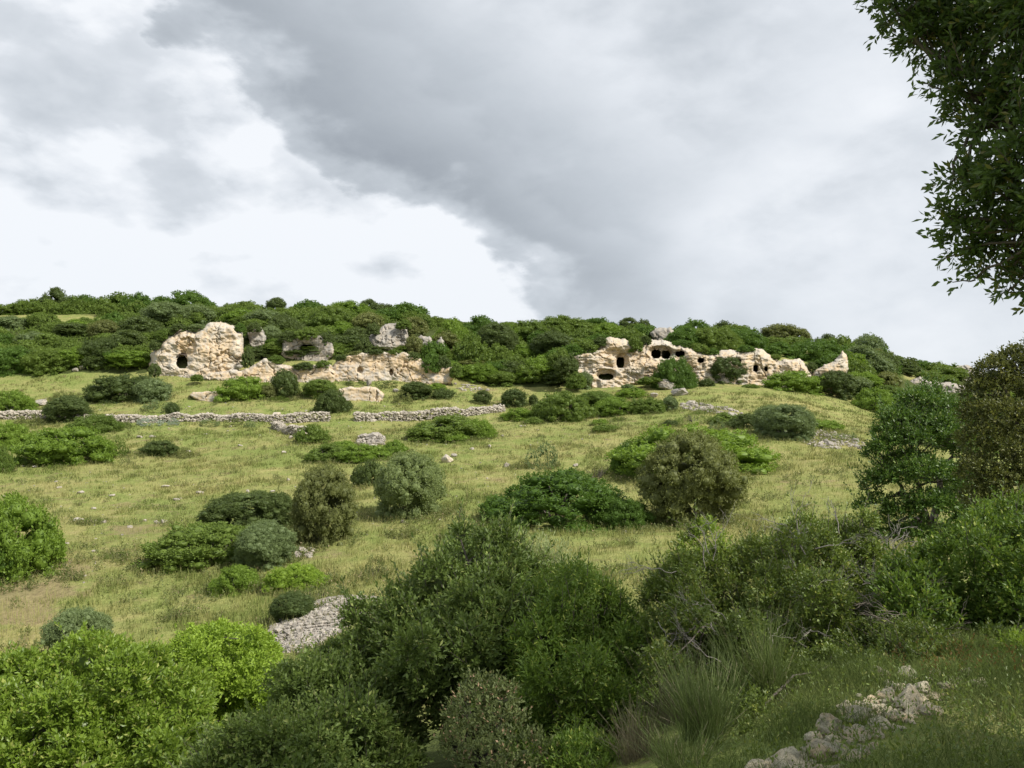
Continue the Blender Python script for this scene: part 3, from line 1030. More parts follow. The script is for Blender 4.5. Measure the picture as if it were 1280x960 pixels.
def sprig_leaves(O, A, L, nl, ll, lw, rg, spread=(0.5, 1.25), droop=0.0, upright=0.6):
    """O origins, A unit axes (n,3), L sprig length (n,), nl leaves each -> (n*nl,4,3) leaf quads"""
    n = len(O)
    t = (np.arange(nl)[None, :] + rg.random((n, nl))) / nl
    ref = np.where(np.abs(A[:, 2:3]) > 0.9, np.array([[1.0, 0, 0]]), np.array([[0, 0, 1.0]]))
    a = nrm_(np.cross(A, ref))
    b = np.cross(A, a)
    phi = np.arange(nl)[None, :] * 2.4 + rg.random((n, 1)) * 6.28 + rg.normal(0, 0.3, (n, nl))
    th = rg.uniform(spread[0], spread[1], (n, nl)) * (1.15 - 0.55 * t)
    B = O[:, None, :] + A[:, None, :] * (t * L[:, None])[..., None]
    rad = a[:, None, :] * np.cos(phi)[..., None] + b[:, None, :] * np.sin(phi)[..., None]
    D = nrm_(A[:, None, :] * np.cos(th)[..., None] + rad * np.sin(th)[..., None] + np.array([0, 0, -droop]))
    up = nrm_(np.array([0, 0, 0.6]) * upright + A[:, None, :] * 0.75 + rg.normal(0, 0.5, (n, nl, 3)))
    Sd = nrm_(np.cross(D, up))
    Nn = np.cross(Sd, D)
    l_ = ll * rg.uniform(0.65, 1.25, (n, nl))[..., None]
    w_ = lw * rg.uniform(0.8, 1.2, (n, nl))[..., None]
    p0 = B
    p2 = B + D * l_
    mid = B + D * l_ * 0.5 + Nn * l_ * 0.06
    Q = np.stack([p0, mid + Sd * w_ / 2, p2, mid - Sd * w_ / 2], 2)
    return Q.reshape(-1, 4, 3)


def quads_mesh(name, Q, rg, core=None):
    n = len(Q)
    V = Q.reshape(-1, 3)
    Fq = np.arange(n * 4).reshape(n, 4)
    var = rg.random(n)
    sm = np.zeros(n, bool)
    faces = [Fq]
    if core is not None:
        cv, cf = core
        faces.append(cf + len(V))
        V = np.concatenate([V, cv])
        var = np.concatenate([var, np.full(len(cf), 0.3)])
    me = mesh_np(name, V, faces, False, {'var': ('FACE', var)})
    return me


def dome_blobs(rg, n, rx=1.0, ry=1.0, rz=1.0, br=(0.18, 0.32), zmin=-0.05, shape=1.0, ball=False):
    """centres on a dome that stands on z=0 with height rz"""
    C, R = [], []
    k = 0
    ph = rg.random() * 6
    while len(C) < n and k < 5000:
        k += 1
        d = rg.normal(size=3)
        d /= np.linalg.norm(d)
        if d[2] < zmin:
            continue
        r = rg.uniform(*br)
        az = math.atan2(d[1], d[0])
        lump = 1 + 0.15 * math.sin(2 * az + ph) + 0.12 * math.sin(3 * az + ph * 2.1) + 0.08 * math.sin(5 * az + d[2] * 6 + ph)
        q = (1 - r) * rg.uniform(0.82, 1.0) * lump
        if rg.random() < 0.14:
            q *= 1.14
            r *= 0.7
        if ball:
            if d[2] < -0.8:
                continue
            c = np.array([d[0] * q * rx, d[1] * q * ry, 0.47 + d[2] * (0.53 - r * 0.5) * rg.uniform(0.85, 1.08)])
        else:
            c = np.array([d[0] * q * rx, d[1] * q * ry, np.sign(d[2]) * abs(d[2]) ** shape * (1 - r) * rg.uniform(0.78, 1.05) * rz])
            if d[2] < 0:
                c[2] = rg.uniform(-0.32, 0.0)
        C.append(c)
        R.append(r)
    for k in range(int(n * 0.8)):          # clumps low down so that the leaves reach the ground
        a = rg.uniform(0, 2 * PI)
        q = rg.uniform(0.45, 0.86) * (0.9 if ball else 1.0)
        r = rg.uniform(br[0], br[1])
        C.append(np.array([math.cos(a) * q * rx, math.sin(a) * q * ry, rg.uniform(-0.28, 0.5 if ball else 0.42) * rz]))
        R.append(r)
    return np.array(C), np.array(R)


def blob_foliage(rg, C, R, n_sprigs, nl, slen, ll, lw, inner=0.55, updir=0.5, spread=(0.5, 1.25), squash=0.85, core=0.62, cen=None,
                 keepz=True, outj=1.0, jitter=0.35, upright=0.6, under=False):
    """leaf sprigs over the skins of many overlapping clumps"""
    p = R ** 2
    p = p / p.sum()
    k = rg.choice(len(C), n_sprigs, p=p)
    d = nrm_(rg.normal(size=(n_sprigs, 3)))
    if cen is None:
        cen = C.mean(0) * np.array([1, 1, 0.35])
    out = nrm_(C[k] - cen)
    flip = (d * out).sum(1) < -0.25
    d[flip] *= -1
    if not under:
        down = d[:, 2] < -0.45
        d[down, 2] *= -0.5
    rr = R[k] * (inner + (outj - inner) * np.sqrt(rg.random(n_sprigs)))
    O = C[k] + d * rr[:, None] * np.array([1, 1, squash])
    # drop those buried inside neighbouring clumps
    keep = np.ones(n_sprigs, bool)
    for c, r in zip(C, R):
        q = np.linalg.norm((O - c) / np.array([1, 1, squash]), axis=1)
        keep &= ~((q < r * 0.66) & (rg.random(n_sprigs) < 0.9))
    if keepz:
        keep &= O[:, 2] > -0.4
    O, d = O[keep], d[keep]
    A = nrm_(d * 0.8 + np.array([0, 0, updir]) + rg.normal(0, jitter, O.shape))
    L = slen * rg.uniform(0.5, 1.3, len(O))
    Q = sprig_leaves(O, A, L, nl, ll, lw, rg, spread, upright=upright)
    cm = None
    if core:
        V1, F1 = ICO2
        VV = (V1[None] * (R * core)[:, None, None]) * np.array([1, 1, squash])
        VV = VV * (1 + 0.18 * (rg.random((len(C), len(V1), 1)) - 0.5)) + C[:, None, :]
        FF = F1[None] + (np.arange(len(C)) * len(V1))[:, None, None]
        cm = (VV.reshape(-1, 3), FF.reshape(-1, 3))
    return Q, cm, O, A


def tube_arrays(lines, sides=5):
    """lines: list of (points, radii)"""
    V, Fc, n = [], [], 0
    ang = np.linspace(0, 2 * PI, sides, endpoint=False)
    for P, R in lines:
        P = np.asarray(P, float)
        T = nrm_(np.gradient(P, axis=0))
        ref = np.array([0.3, 0.9, 0.1]) if abs(T[0][1]) < 0.8 else np.array([1.0, 0.1, 0.2])
        a = nrm_(np.cross(T, ref))
        b = np.cross(T, a)
        ring = P[:, None, :] + (a[:, None, :] * np.cos(ang)[None, :, None] + b[:, None, :] * np.sin(ang)[None, :, None]) * np.asarray(R)[:, None, None]
        V.append(ring.reshape(-1, 3))
        m = len(P)
        i = np.arange(m - 1)[:, None] * sides
        j = np.arange(sides)[None, :]
        j2 = (j + 1) % sides
        Fc.append(np.stack([i + j, i + j2, i + sides + j2, i + sides + j], -1).reshape(-1, 4) + n)
        n += m * sides
    return np.concatenate(V), np.concatenate(Fc)


def bend(rg, p0, p1, r0, r1, n=6, wob=0.12, sag=0.0):
    p0, p1 = np.array(p0, float), np.array(p1, float)
    t = np.linspace(0, 1, n)[:, None]
    L = np.linalg.norm(p1 - p0)
    w = np.cumsum(rg.normal(0, wob * L / n, (n, 3)), 0)
    w -= t * w[-1]
    P = p0 + (p1 - p0) * t + w + np.array([0, 0, sag * L]) * (np.sin(t * PI))
    return P, np.interp(t[:, 0], [0, 1], [r0, r1])


def tube_obj(name, lines, mat, parent, sides=5):
    V, Fc = tube_arrays(lines, sides)
    return link(name, mesh_np(name, V, [Fc], True), mat, parent)


# ---- prototypes shared by the bushes of the slope (unit radius, unit height)
def proto(seed, n, br, ns, nl, slen, ll, lw, updir=0.5, spread=(0.5, 1.25), inner=0.6, jitter=0.35, shape=0.8, core=0.66, upright=0.6, ball=False):
    rg = np.random.default_rng(seed)
    C, R = dome_blobs(rg, n, br=br, shape=shape, zmin=-0.28, ball=ball)
    if ball:
        C[:, 2] *= 1.5
    Q, cm, O, A = blob_foliage(rg, C, R, ns, nl, slen, ll, lw, inner, updir, spread, core=core, jitter=jitter, cen=np.array([0, 0, 0.7 if ball else 0.2]), upright=upright, under=ball)
    return quads_mesh('bush_leaves', Q, rg, cm)


# smooth cushions (lentisk), rough crowns (wild olive), loose open bushes, each fine and coarse
FINE = {'cushion': [proto(100 + k, 120, (0.11, 0.21), 7600, 5, 0.05, 0.036, 0.024, 0.4) for k in range(4)],
        'crown': [proto(120 + k, 165, (0.12, 0.21), 11500, 5, 0.05, 0.034, 0.021, 0.15, (0.5, 1.4), jitter=0.55, ball=True) for k in range(4)],
        'loose': [proto(140 + k, 40, (0.10, 0.24), 1500, 6, 0.11, 0.045, 0.022, 0.5, (0.4, 1.3), 0.1, 0.6, 0.8, 0.0) for k in range(3)]}
COARSE = {'cushion': [proto(200 + k, 60, (0.15, 0.28), 2300, 4, 0.06, 0.07, 0.046, 0.4) for k in range(5)],
          'crown': [proto(220 + k, 64, (0.18, 0.32), 3000, 4, 0.08, 0.07, 0.042, 0.3, (0.5, 1.4), jitter=0.5, ball=True) for k in range(5)],
          'loose': [proto(240 + k, 26, (0.12, 0.28), 800, 5, 0.13, 0.08, 0.042, 0.6, (0.4, 1.3), 0.2, 0.6, 0.8, 0.3) for k in range(3)]}
STEM = []
for k in range(3):
    rg_ = np.random.default_rng(300 + k)
    ls = []
    for j in range(9):
        a = rg_.uniform(0, 6.28)
        r = rg_.uniform(0.2, 0.6)
        ls.append(bend(rg_, (0.05 * math.cos(a), 0.05 * math.sin(a), -0.06), (r * math.cos(a), r * math.sin(a), rg_.uniform(0.35, 0.72)),
                       0.022, 0.008, 6, 0.2))
    V_, F_ = tube_arrays(ls, 5)
    STEM.append(mesh_np('stems', V_, [F_], True))

n_bush = 0


def bush(px, row, w, h, col, form='cushion', label=None, group=None, cat='bush', name='bush', dep=0.85, parts=True, fine=None, ymin=18.0, sink=0.05):
    """px,row: middle of the foot in the photograph; w,h its size there in pixels"""
    global n_bush
    n_bush += 1
    p = hit(px, row, ymin)
    s = p.y / F
    rx, hz = w * s / 2, h * s
    ry = rx * dep
    # the foot in the picture is the near edge of the bush, so set its middle further back
    q = p + Vector((p.x / p.y, 1, 0)) * ry * 0.75
    q.z = float(H(q.x, q.y)) - sink * hz
    hz2 = max(float(pt(px, row - h, q.y)[2]) - q.z, hz * 0.5) * 1.04
    if fine is None:
        fine = w > 42
    P = (FINE if fine else COARSE)[form]
    me = P[n_bush % len(P)]
    rot = random.uniform(-0.6, 0.6) + (PI if random.random() < 0.5 else 0)
    sc = (rx * (1.13 if form != 'crown' else 1.03), ry * 1.08, hz2 / (1.5 if form == 'crown' else 1.0))
    if parts and fine:
        root = empty(name, q, label, cat, group)
        link('foliage', me, LM[col], root, (0, 0, 0), sc, rot)
        link('stems', STEM[n_bush % 3], BARK, root, (0, 0, 0), sc, rot)
        return root
    o = link(name, me, LM[col], None, q, sc, rot)
    return tag(o, label, cat, group)


B = bush
# -- upper meadow, left
B(160, 503, 90, 36, 'dark', label='wide dark green bush with greyish right half, above the left stone wall')
B(190, 506, 42, 32, 'grey', 'crown', 'grey green crown leaning against the wide dark bush above the left stone wall')
B(200, 517, 42, 16, 'grey', 'loose', 'low grey green bush growing right behind the left stone wall')
B(215, 524, 20, 20, 'dark', 'crown', 'small dark upright bush standing at the left stone wall')
B(122, 500, 22, 12, 'silver', 'loose', 'silvery low plant at the left foot of the wide dark bush')
B(80, 500, 28, 12, 'brown', 'loose', 'low brown grey bush with dead twigs near the left broad stone')
B(85, 530, 58, 34, 'dark', 'crown', label='round dark green bush standing in the left stone wall gap')
B(14, 520, 58, 32, 'bright', label='bright green bush cut by the left edge just above the stone wall')
B(38, 534, 40, 16, 'brown', 'loose', 'low dead looking brown bush before the left end of the stone wall')
B(120, 544, 56, 28, 'mid', label='mid green bush behind the large bright bush, beside the wall')
B(82, 583, 118, 50, 'bright', label='large bright green dome shaped bush below the left stone wall')
B(148, 572, 26, 26, 'mid', 'loose', 'loose feathery bush at the right side of the large bright dome bush')
B(8, 560, 52, 34, 'bright', label='bright bush cut by the left edge below the stone wall')
B(2, 592, 24, 34, 'mid', label='mid green bush cut by the left edge, lower of two below the wall')
B(200, 572, 46, 22, 'dark', label='low dark bush standing alone in the left meadow')
B(231, 573, 26, 16, 'brown', 'loose', 'low brown bush touching the lone dark bush in the left meadow')
B(190, 534, 34, 12, 'silver', 'loose', 'silver grey low shrub at the foot of the left stone wall', cat='shrub')
B(217, 533, 16, 11, 'silver', 'loose', 'tiny silver shrub right of the larger silver one at the wall foot', cat='shrub')
B(262, 535, 30, 13, 'grey', 'loose', 'grey green low shrub at the wall foot, left of the brown one', cat='shrub')
B(291, 534, 22, 12, 'brown', 'loose', 'brown low shrub at the foot of the left stone wall', cat='shrub')
B(312, 535, 16, 11, 'grey', 'loose', 'small grey green shrub right of the brown one at the wall foot', cat='shrub')
B(155, 536, 20, 10, 'dark', 'loose', 'small dark shrub at the wall foot left of the silver shrub', cat='shrub')
B(306, 503, 62, 33, 'bright', label='vivid green bush in the grass below the tall left outcrop')
B(356, 500, 38, 36, 'dark', 'crown', label='dark pointed bush right of the vivid green one, below the orange ledge')
B(335, 500, 24, 20, 'brown', 'crown', label='small brownish bush squeezed between the vivid green and the dark pointed one')
B(400, 499, 46, 24, 'mid', 'crown', label='mid green bush left of the small orange bank')
B(378, 496, 24, 14, 'mid', 'loose', label='low loose bush right of the dark pointed bush')
B(417, 517, 46, 30, 'dark', label='round dark bush touching the top of the middle stone wall piece')
B(391, 555, 40, 24, 'mid', label='dark green bush below the tumbled wall corner')
B(348, 503, 30, 8, 'mid', 'loose', label='low weedy growth in front of the dark pointed bush')
B(520, 500, 44, 22, 'dark', 'crown', label='dark bush behind the middle wall, left of a pair')
B(555, 499, 26, 15, 'dark', label='small dark bush, right of a pair behind the middle wall')
B(504, 505, 24, 16, 'brown', 'loose', label='brown bush left in front of the dark pair behind the middle wall')
B(546, 489, 22, 10, 'bright', label='tiny bright bush behind the dark pair on the worn slope')
B(483, 487, 30, 12, 'dark', 'loose', label='low dark bush right of the small orange bank')
B(445, 483, 26, 8, 'dark', 'loose', label='low dark growth on top of the small orange bank, at its left')
B(438, 446, 34, 8, 'dark', 'loose', label='low dark growth on the left rim of the quarried face', ymin=118)
B(478, 443, 44, 7, 'brown', 'loose', label='dry low growth along the top rim of the quarried face', ymin=118)
B(449, 475, 20, 10, 'grey', 'loose', label='small grey shrub at the left foot of the quarried face')
B(525, 476, 30, 7, 'mid', 'loose', label='low weeds at the right foot of the quarried face')
B(603, 506, 24, 17, 'dark', 'crown', label='small dark bush just above the right end of the dry stone wall')
B(642, 510, 34, 23, 'dark', 'crown', label='round dark grey bush right of the right end of the dry stone wall')
B(667, 508, 12, 14, 'dark', 'crown', label='very small dark bush between the round dark bush and the wide mid bush')
B(648, 526, 46, 16, 'bright', label='bright low bush in front of the round dark bush at the wall end')
B(668, 531, 24, 10, 'mid', label='low mid green bush, below the wall end, left foot of the wide olive green bush')
B(704, 528, 72, 40, 'mid', label='wide mid green bush right of the wall end')
B(681, 516, 30, 18, 'dark', label='small dark bush at the upper left of the wide mid green bush')
B(563, 551, 110, 32, 'mid', label='long low bush in front of the right part of the stone wall')
B(597, 549, 44, 26, 'bright', label='bright right end of the long low bush before the stone wall')
B(567, 554, 38, 15, 'bright', label='small light green round bush before the long low one')
B(745, 514, 60, 24, 'mid', 'crown', label='grey green bush behind the light green pair below the cliff')
B(768, 520, 62, 24, 'bright', label='light green bush in the cluster below the cliff tombs')
B(790, 498, 38, 14, 'bright', label='deep green bush at the top of the cluster below the cliff tombs')
B(808, 518, 50, 22, 'mid', label='mid green bush at the right side of the cluster below the cliff')
B(837, 514, 22, 18, 'grey', 'crown', label='small grey olive bush ending the cluster below the cliff at the right')
B(750, 532, 22, 9, 'bright', label='tiny bright bush alone in the grass, upper one of two')
B(757, 541, 30, 12, 'mid', label='small mid green bush alone in the grass, lower one of two')
B(772, 527, 16, 8, 'mid', 'loose', label='tiny loose bush right of the two small ones in the grass')
B(729, 488, 26, 22, 'grey', 'crown', label='grey green bush left of the lowest cave mouth')
B(790, 478, 44, 10, 'mid', 'loose', label='grassy growth on the ledge right of the lowest cave mouth')
B(843, 487, 52, 42, 'deep', label='tall dark green bush standing before the cliff, behind the twin boulders')
B(908, 481, 50, 34, 'dark', 'crown', label='round grey green bush standing before the middle of the cliff')
B(990, 490, 72, 27, 'bright', label='bright flat topped bush at the right foot of the cliff')
B(1043, 498, 58, 34, 'dark', 'crown', label='dark rounded bush under the pale rock fin')
B(1094, 516, 54, 32, 'bright', label='bright green domed bush at the upper right edge of the meadow')
B(985, 551, 74, 44, 'grey', 'crown', label='large grey olive bush in the right meadow')
B(960, 542, 40, 34, 'grey', 'crown', label='narrower grey olive crown joined to the left of the large grey olive bush')
B(932, 537, 50, 20, 'dark', label='dark green bush left of the grey olive crowns')
B(905, 530, 36, 14, 'mid', label='low green bush at the left end of the row before the grey olives')
B(867, 530, 50, 16, 'mid', 'loose', label='low loose green bush just behind the huge bright bush')
B(838, 534, 22, 10, 'dark', label='small dark green bush at the left behind the huge bright bush')
B(896, 539, 22, 16, 'grey', 'loose', label='small grey green loose bush behind the huge bright bush')
B(925, 548, 14, 9, 'mid', 'loose', label='very small bush in the grass right behind the huge bright bush')
B(1028, 538, 46, 14, 'bright', label='low bright bush behind the large grey olive bush')
B(1050, 550, 40, 8, 'grey', 'loose', label='low grey growth along the right rubble line')
B(880, 518, 22, 8, 'mid', 'loose', label='low growth in the rubble line under the cliff')
# -- lower meadow
B(862, 602, 196, 72, 'bright', label='huge bright green bush behind the brown olive one')
B(792, 594, 60, 44, 'deep', label='darker green lobe at the left end of the huge bright bush')
B(864, 660, 132, 114, 'brown', 'crown', label='big rounded brown olive bush in the centre right of the meadow')
B(697, 662, 196, 74, 'deep', label='very wide deep green bush in the middle of the meadow')
B(785, 662, 60, 40, 'deep', label='deep green bush closing the gap between the very wide one and the brown olive one')
B(745, 602, 60, 28, 'brown', 'loose', label='brownish loose bush behind the very wide deep green bush')
B(676, 587, 38, 36, 'grey', 'loose', label='sparse open olive sapling alone in the meadow', cat='sapling', name='sapling')
B(652, 586, 26, 10, 'brown', 'loose', label='low brown growth at the left foot of the olive sapling')
B(512, 650, 102, 82, 'olive', 'crown', label='pale olive green round bush in the centre left of the meadow')
B(405, 686, 88, 100, 'brown', 'crown', label='dark brownish round tree like bush left of the pale olive one')
B(462, 608, 40, 36, 'dark', label='dark bush peeping out behind the pale olive bush')
B(412, 578, 62, 24, 'mid', label='low olive green bush at the left of the group behind the pale olive bush')
B(452, 578, 66, 24, 'bright', label='bright green bush in the middle of the group behind the pale olive bush')
B(493, 570, 34, 20, 'bright', label='bright green bush right of the small stone heap')
B(430, 562, 30, 12, 'bright', label='small bright bush left behind the small stone heap')
B(310, 672, 120, 56, 'dark', 'crown', label='grey dark bush behind the big spreading green one at the left')
B(345, 665, 60, 48, 'dark', 'crown', label='dark bush between the spreading green bush and the brownish round tree')
B(262, 712, 138, 62, 'mid', label='big spreading green bush in the left meadow, its left half')
B(330, 714, 84, 60, 'grey', 'crown', label='grey green right half of the big spreading bush in the left meadow')
B(293, 745, 62, 38, 'bright', label='small bright green bush in front of the spreading bush')
B(372, 740, 78, 36, 'yellow', label='yellow green bush right in front of the spreading bush')
B(2, 728, 160, 112, 'bright', label='tall green bush cut by the left edge in the lower meadow')
B(-35, 738, 90, 90, 'deep', label='green bush mostly outside the left edge of the lower meadow')
B(504, 674, 36, 18, 'brown', 'loose', label='low brown dead bush in the grass below the pale olive bush')
B(565, 676, 26, 24, 'mid', 'loose', label='small green sapling in the grass behind the big foreground shrub', cat='sapling', name='sapling', fine=True)
B(468, 724, 28, 30, 'dark', 'loose', label='thin dark sapling in the grass above the long stone heap', cat='sapling', name='sapling', fine=True)
B(366, 782, 62, 40, 'dark', 'crown', label='dark bush along the upper left side of the long stone heap')
B(398, 752, 60, 18, 'dark', 'loose', label='low dark growth along the top edge of the long stone heap')
B(98, 832, 90, 70, 'grey', 'crown', label='dark grey green bush behind the bright foreground bush at the left')
B(88, 800, 30, 50, 'dark', 'loose', label='thin upright sapling behind the grey green bush at the left', cat='sapling', name='sapling', fine=True)
B(217, 779, 24, 16, 'dark', 'loose', label='small dark tuft like bush in the left meadow, near the bright foreground bush', fine=True)
B(90, 726, 18, 14, 'dark', 'loose', label='small dark bush on the bare streak at the left', fine=True)
B(145, 703, 30, 14, 'mid', 'loose', label='low green growth in the dry left meadow', fine=True)
B(116, 656, 22, 12, 'mid', 'loose', label='small green bush among the pale stones in the left meadow', fine=True)

# ------------------------------------------------------------------ the scrub that clothes the ridge
rnd = random.Random(11)
ROCKP = [[(183, 470), (188, 436), (213, 415), (245, 408), (275, 400), (308, 412), (306, 470)], [(700, 490), (700, 444), (750, 428), (800, 424), (850, 428), (1060, 438), (1060, 490)],
         [(412, 474), (430, 442), (520, 440), (578, 446), (578, 474)], [(458, 438), (470, 410), (508, 402), (556, 420), (556, 440)], [(255, 476), (330, 446), (414, 450), (414, 476)],
         [(357, 447), (358, 426), (412, 426), (412, 447)], [(1115, 500), (1120, 474), (1200, 478), (1240, 512)], [(1186, 486), (1188, 457), (1215, 457), (1255, 482)]]
ROCKP_ = [np.array(p, float) for p in ROCKP]


def in_rock(px, row):
    x, y = np.array([float(px)]), np.array([float(row)])
    return any(poly_sdf(x, y, p)[0] > 0 for p in ROCKP_)


CLEAR = [(75, 401, 70, 6), (22, 396, 40, 7), (160, 382, 12, 4), (270, 384, 20, 3), (1145, 470, 18, 6), (1000, 418, 12, 4), (945, 415, 10, 4)]
ZONES = [(190, 'on the left end of the ridge'), (325, 'above the tall left outcrop'), (460, 'around the square opening left of the centre'),
         (590, 'above the quarried rock face'), (740, 'in the dense central thicket'), (1062, 'on top of the right cliff'),
         (1130, 'right of the pale rock fin'), (2000, 'on the far right slope')]
KIND = [('bright', 'bright green', 0.24), ('mid', 'mid green', 0.26), ('deep', 'deep green', 0.2), ('dark', 'dark green', 0.17), ('grey', 'grey green', 0.07), ('brown', 'brownish', 0.06)]
SHADE = {'bright': 'sunlit looking rounded', 'mid': 'dense rounded', 'deep': 'thick leafy', 'dark': 'dark compact', 'grey': 'rough crowned', 'brown': 'dull rough'}


def scrub_bush(px, row, w, h, kind=None, form=None):
    if kind is None:
        r = rnd.random()
        for kk, nm, pr in KIND:
            r -= pr
            if r <= 0:
                kind = kk
                break
        else:
            kind = 'mid'
    nm = dict((a, b) for a, b, c in KIND)[kind]
    zn = next(z for lim, z in ZONES if px < lim)
    form = form or ('crown' if kind in ('grey', 'brown') or (kind == 'dark' and rnd.random() < 0.6) else 'cushion')
    lab = '%s scrub bush %s' % (nm, zn)
    return bush(px, row, w, h, kind, form, lab, lab.replace('bush', 'bushes'), parts=False, fine=w > 52, ymin=118, dep=1.0)


# lentisk and olive lumps one can pick out in the photograph
for a in [(70, 380, 34, 18, 'dark'), (100, 386, 60, 16, 'mid'), (40, 388, 60, 14, 'mid'), (150, 383, 50, 16, 'mid'), (175, 384, 34, 18, 'deep'), (235, 388, 74, 24, 'deep'),
          (270, 395, 36, 12, 'mid'), (180, 393, 28, 14, 'deep'), (345, 386, 26, 13, 'dark'), (310, 389, 46, 13, 'mid'), (385, 390, 38, 16, 'deep'),
          (20, 470, 60, 38, 'deep'), (60, 470, 60, 36, 'mid'), (45, 440, 50, 24, 'grey'), (105, 462, 60, 30, 'bright'), (130, 460, 54, 40, 'dark'), (165, 466, 60, 28, 'bright'),
          (95, 425, 50, 20, 'dark'), (205, 415, 64, 36, 'grey'), (175, 425, 50, 28, 'dark'), (160, 440, 44, 26, 'dark'), (245, 408, 44, 26, 'grey'), (215, 426, 36, 16, 'dark'),
          (435, 398, 60, 22, 'bright'), (462, 390, 24, 15, 'dark'), (478, 392, 30, 14, 'dark'), (508, 396, 44, 18, 'deep'), (485, 402, 34, 18, 'deep'), (412, 420, 60, 38, 'mid'),
          (355, 425, 54, 30, 'dark'), (380, 414, 50, 24, 'mid'), (460, 420, 40, 28, 'brown'), (445, 434, 32, 24, 'dark'), (330, 412, 50, 24, 'grey'), (305, 404, 50, 18, 'bright'),
          (516, 426, 36, 28, 'brown'), (542, 458, 42, 34, 'deep'), (565, 442, 54, 42, 'bright'), (590, 460, 50, 40, 'mid'), (620, 450, 64, 44, 'dark'), (660, 430, 60, 30, 'mid'),
          (600, 425, 60, 30, 'deep'), (700, 420, 70, 26, 'mid'), (740, 415, 60, 18, 'deep'), (690, 450, 60, 34, 'dark'), (640, 478, 46, 28, 'dark'), (600, 480, 54, 26, 'bright'),
          (660, 480, 50, 26, 'mid'), (695, 484, 44, 22, 'dark'), (565, 472, 34, 20, 'bright'), (785, 414, 24, 16, 'dark'), (790, 432, 36, 22, 'mid'), (805, 410, 18, 12, 'dark'),
          (858, 438, 60, 30, 'deep'), (895, 441, 60, 34, 'mid'), (925, 436, 60, 28, 'deep'), (905, 412, 30, 12, 'dark'), (870, 410, 34, 12, 'deep'), (975, 446, 42, 18, 'deep'),
          (1020, 456, 66, 34, 'deep'), (1050, 446, 40, 28, 'mid'), (975, 420, 46, 14, 'brown'), (1000, 424, 30, 12, 'brown'), (1035, 432, 30, 14, 'dark'), (1085, 440, 46, 20, 'grey'),
          (1075, 470, 50, 36, 'olive'), (1095, 480, 46, 34, 'grey'), (1110, 490, 36, 24, 'brown'), (1070, 498, 40, 26, 'olive')]:
    k = 'grey' if a[4] == 'olive' else a[4]
    if a[4] == 'olive':
        o = scrub_bush(*a[:4], kind=k)
    else:
        o = scrub_bush(*a)
for a in [(325, 452, 34, 20, 'dark'), (345, 448, 40, 16, 'mid'), (372, 452, 34, 14, 'dark'), (400, 452, 34, 14, 'grey'), (345, 440, 44, 16, 'deep'), (318, 456, 18, 16, 'dark'),
          (420, 446, 34, 18, 'mid'), (440, 440, 36, 20, 'dark'), (398, 446, 44, 9, 'mid'), (364, 446, 20, 12, 'dark'), (520, 442, 30, 14, 'deep'), (500, 440, 26, 8, 'mid'), (470, 441, 24, 8, 'dark'),
          (531, 448, 26, 20, 'deep'), (548, 452, 34, 18, 'mid'), (338, 430, 30, 22, 'grey'), (310, 446, 14, 16, 'dark'), (350, 432, 20, 14, 'dark'),
          (130, 384, 50, 13, 'mid'), (108, 382, 40, 12, 'deep'), (10, 392, 60, 11, 'mid'), (205, 384, 56, 14, 'deep'), (55, 381, 50, 10, 'mid'), (160, 381, 30, 12, 'deep')]:
    scrub_bush(*a)
for a in [(728, 442, 46, 18, 'mid'), (748, 431, 34, 14, 'deep'), (1118, 456, 34, 12, 'mid'), (1140, 460, 36, 12, 'deep'), (1165, 464, 40, 12, 'mid'), (1188, 470, 36, 12, 'dark'), (1210, 474, 30, 9, 'mid'), (1180, 478, 30, 10, 'mid'), (1130, 470, 28, 10, 'dark'), (708, 464, 30, 20, 'dark'), (722, 478, 26, 16, 'mid'), (697, 455, 30, 20, 'mid'), (566, 462, 22, 12, 'deep')]:
    scrub_bush(*a)
placed = []
tries = 0
while len(placed) < 215 and tries < 12000:
    tries += 1
    px = rnd.uniform(-50, 1245)
    lo, hi = crest_row(px) + 9, scrub_low(px) - 1
    if px > 1100:
        hi = min(hi, 540)
    row = rnd.uniform(lo, hi)
    f = 0.6 + 0.5 * (row - 380) / 80
    w = rnd.uniform(24, 44) * f
    h = w * rnd.choice([0.42, 0.5, 0.55, 0.6, 0.66, 0.75])
    if px > 1105 or row < crest_row(px) + 14:
        h = w * 0.42
    if in_rock(px, row) or in_rock(px, row - h * 0.4):
        continue
    if any(((px - cx) / rx) ** 2 + ((row - cy) / ry) ** 2 < 1.3 for cx, cy, rx, ry in CLEAR):
        continue
    if any(abs(px - a) < (w + b) * 0.27 and abs(row - c) < 7 for a, b, c, _ in placed):
        continue
    placed.append((px, w, row, h))
placed.sort(key=lambda q: -q[1] * q[3])
for px, w, row, h in placed[:74]:
    scrub_bush(px, row, w, h)


def mesh_arrays(me):
    V = np.empty(len(me.vertices) * 3, np.float32)
    me.vertices.foreach_get('co', V)
    ix = np.empty(len(me.loops), np.int32)
    me.loops.foreach_get('vertex_index', ix)
    tot = np.empty(len(me.polygons), np.int32)
    me.polygons.foreach_get('loop_total', tot)
    var = np.empty(len(me.polygons), np.float32)
    me.attributes['var'].data.foreach_get('value', var)
    nq = int((tot == 4).sum())
    return V.reshape(-1, 3), ix[:nq * 4].reshape(-1, 4), ix[nq * 4:].reshape(-1, 3), var, nq


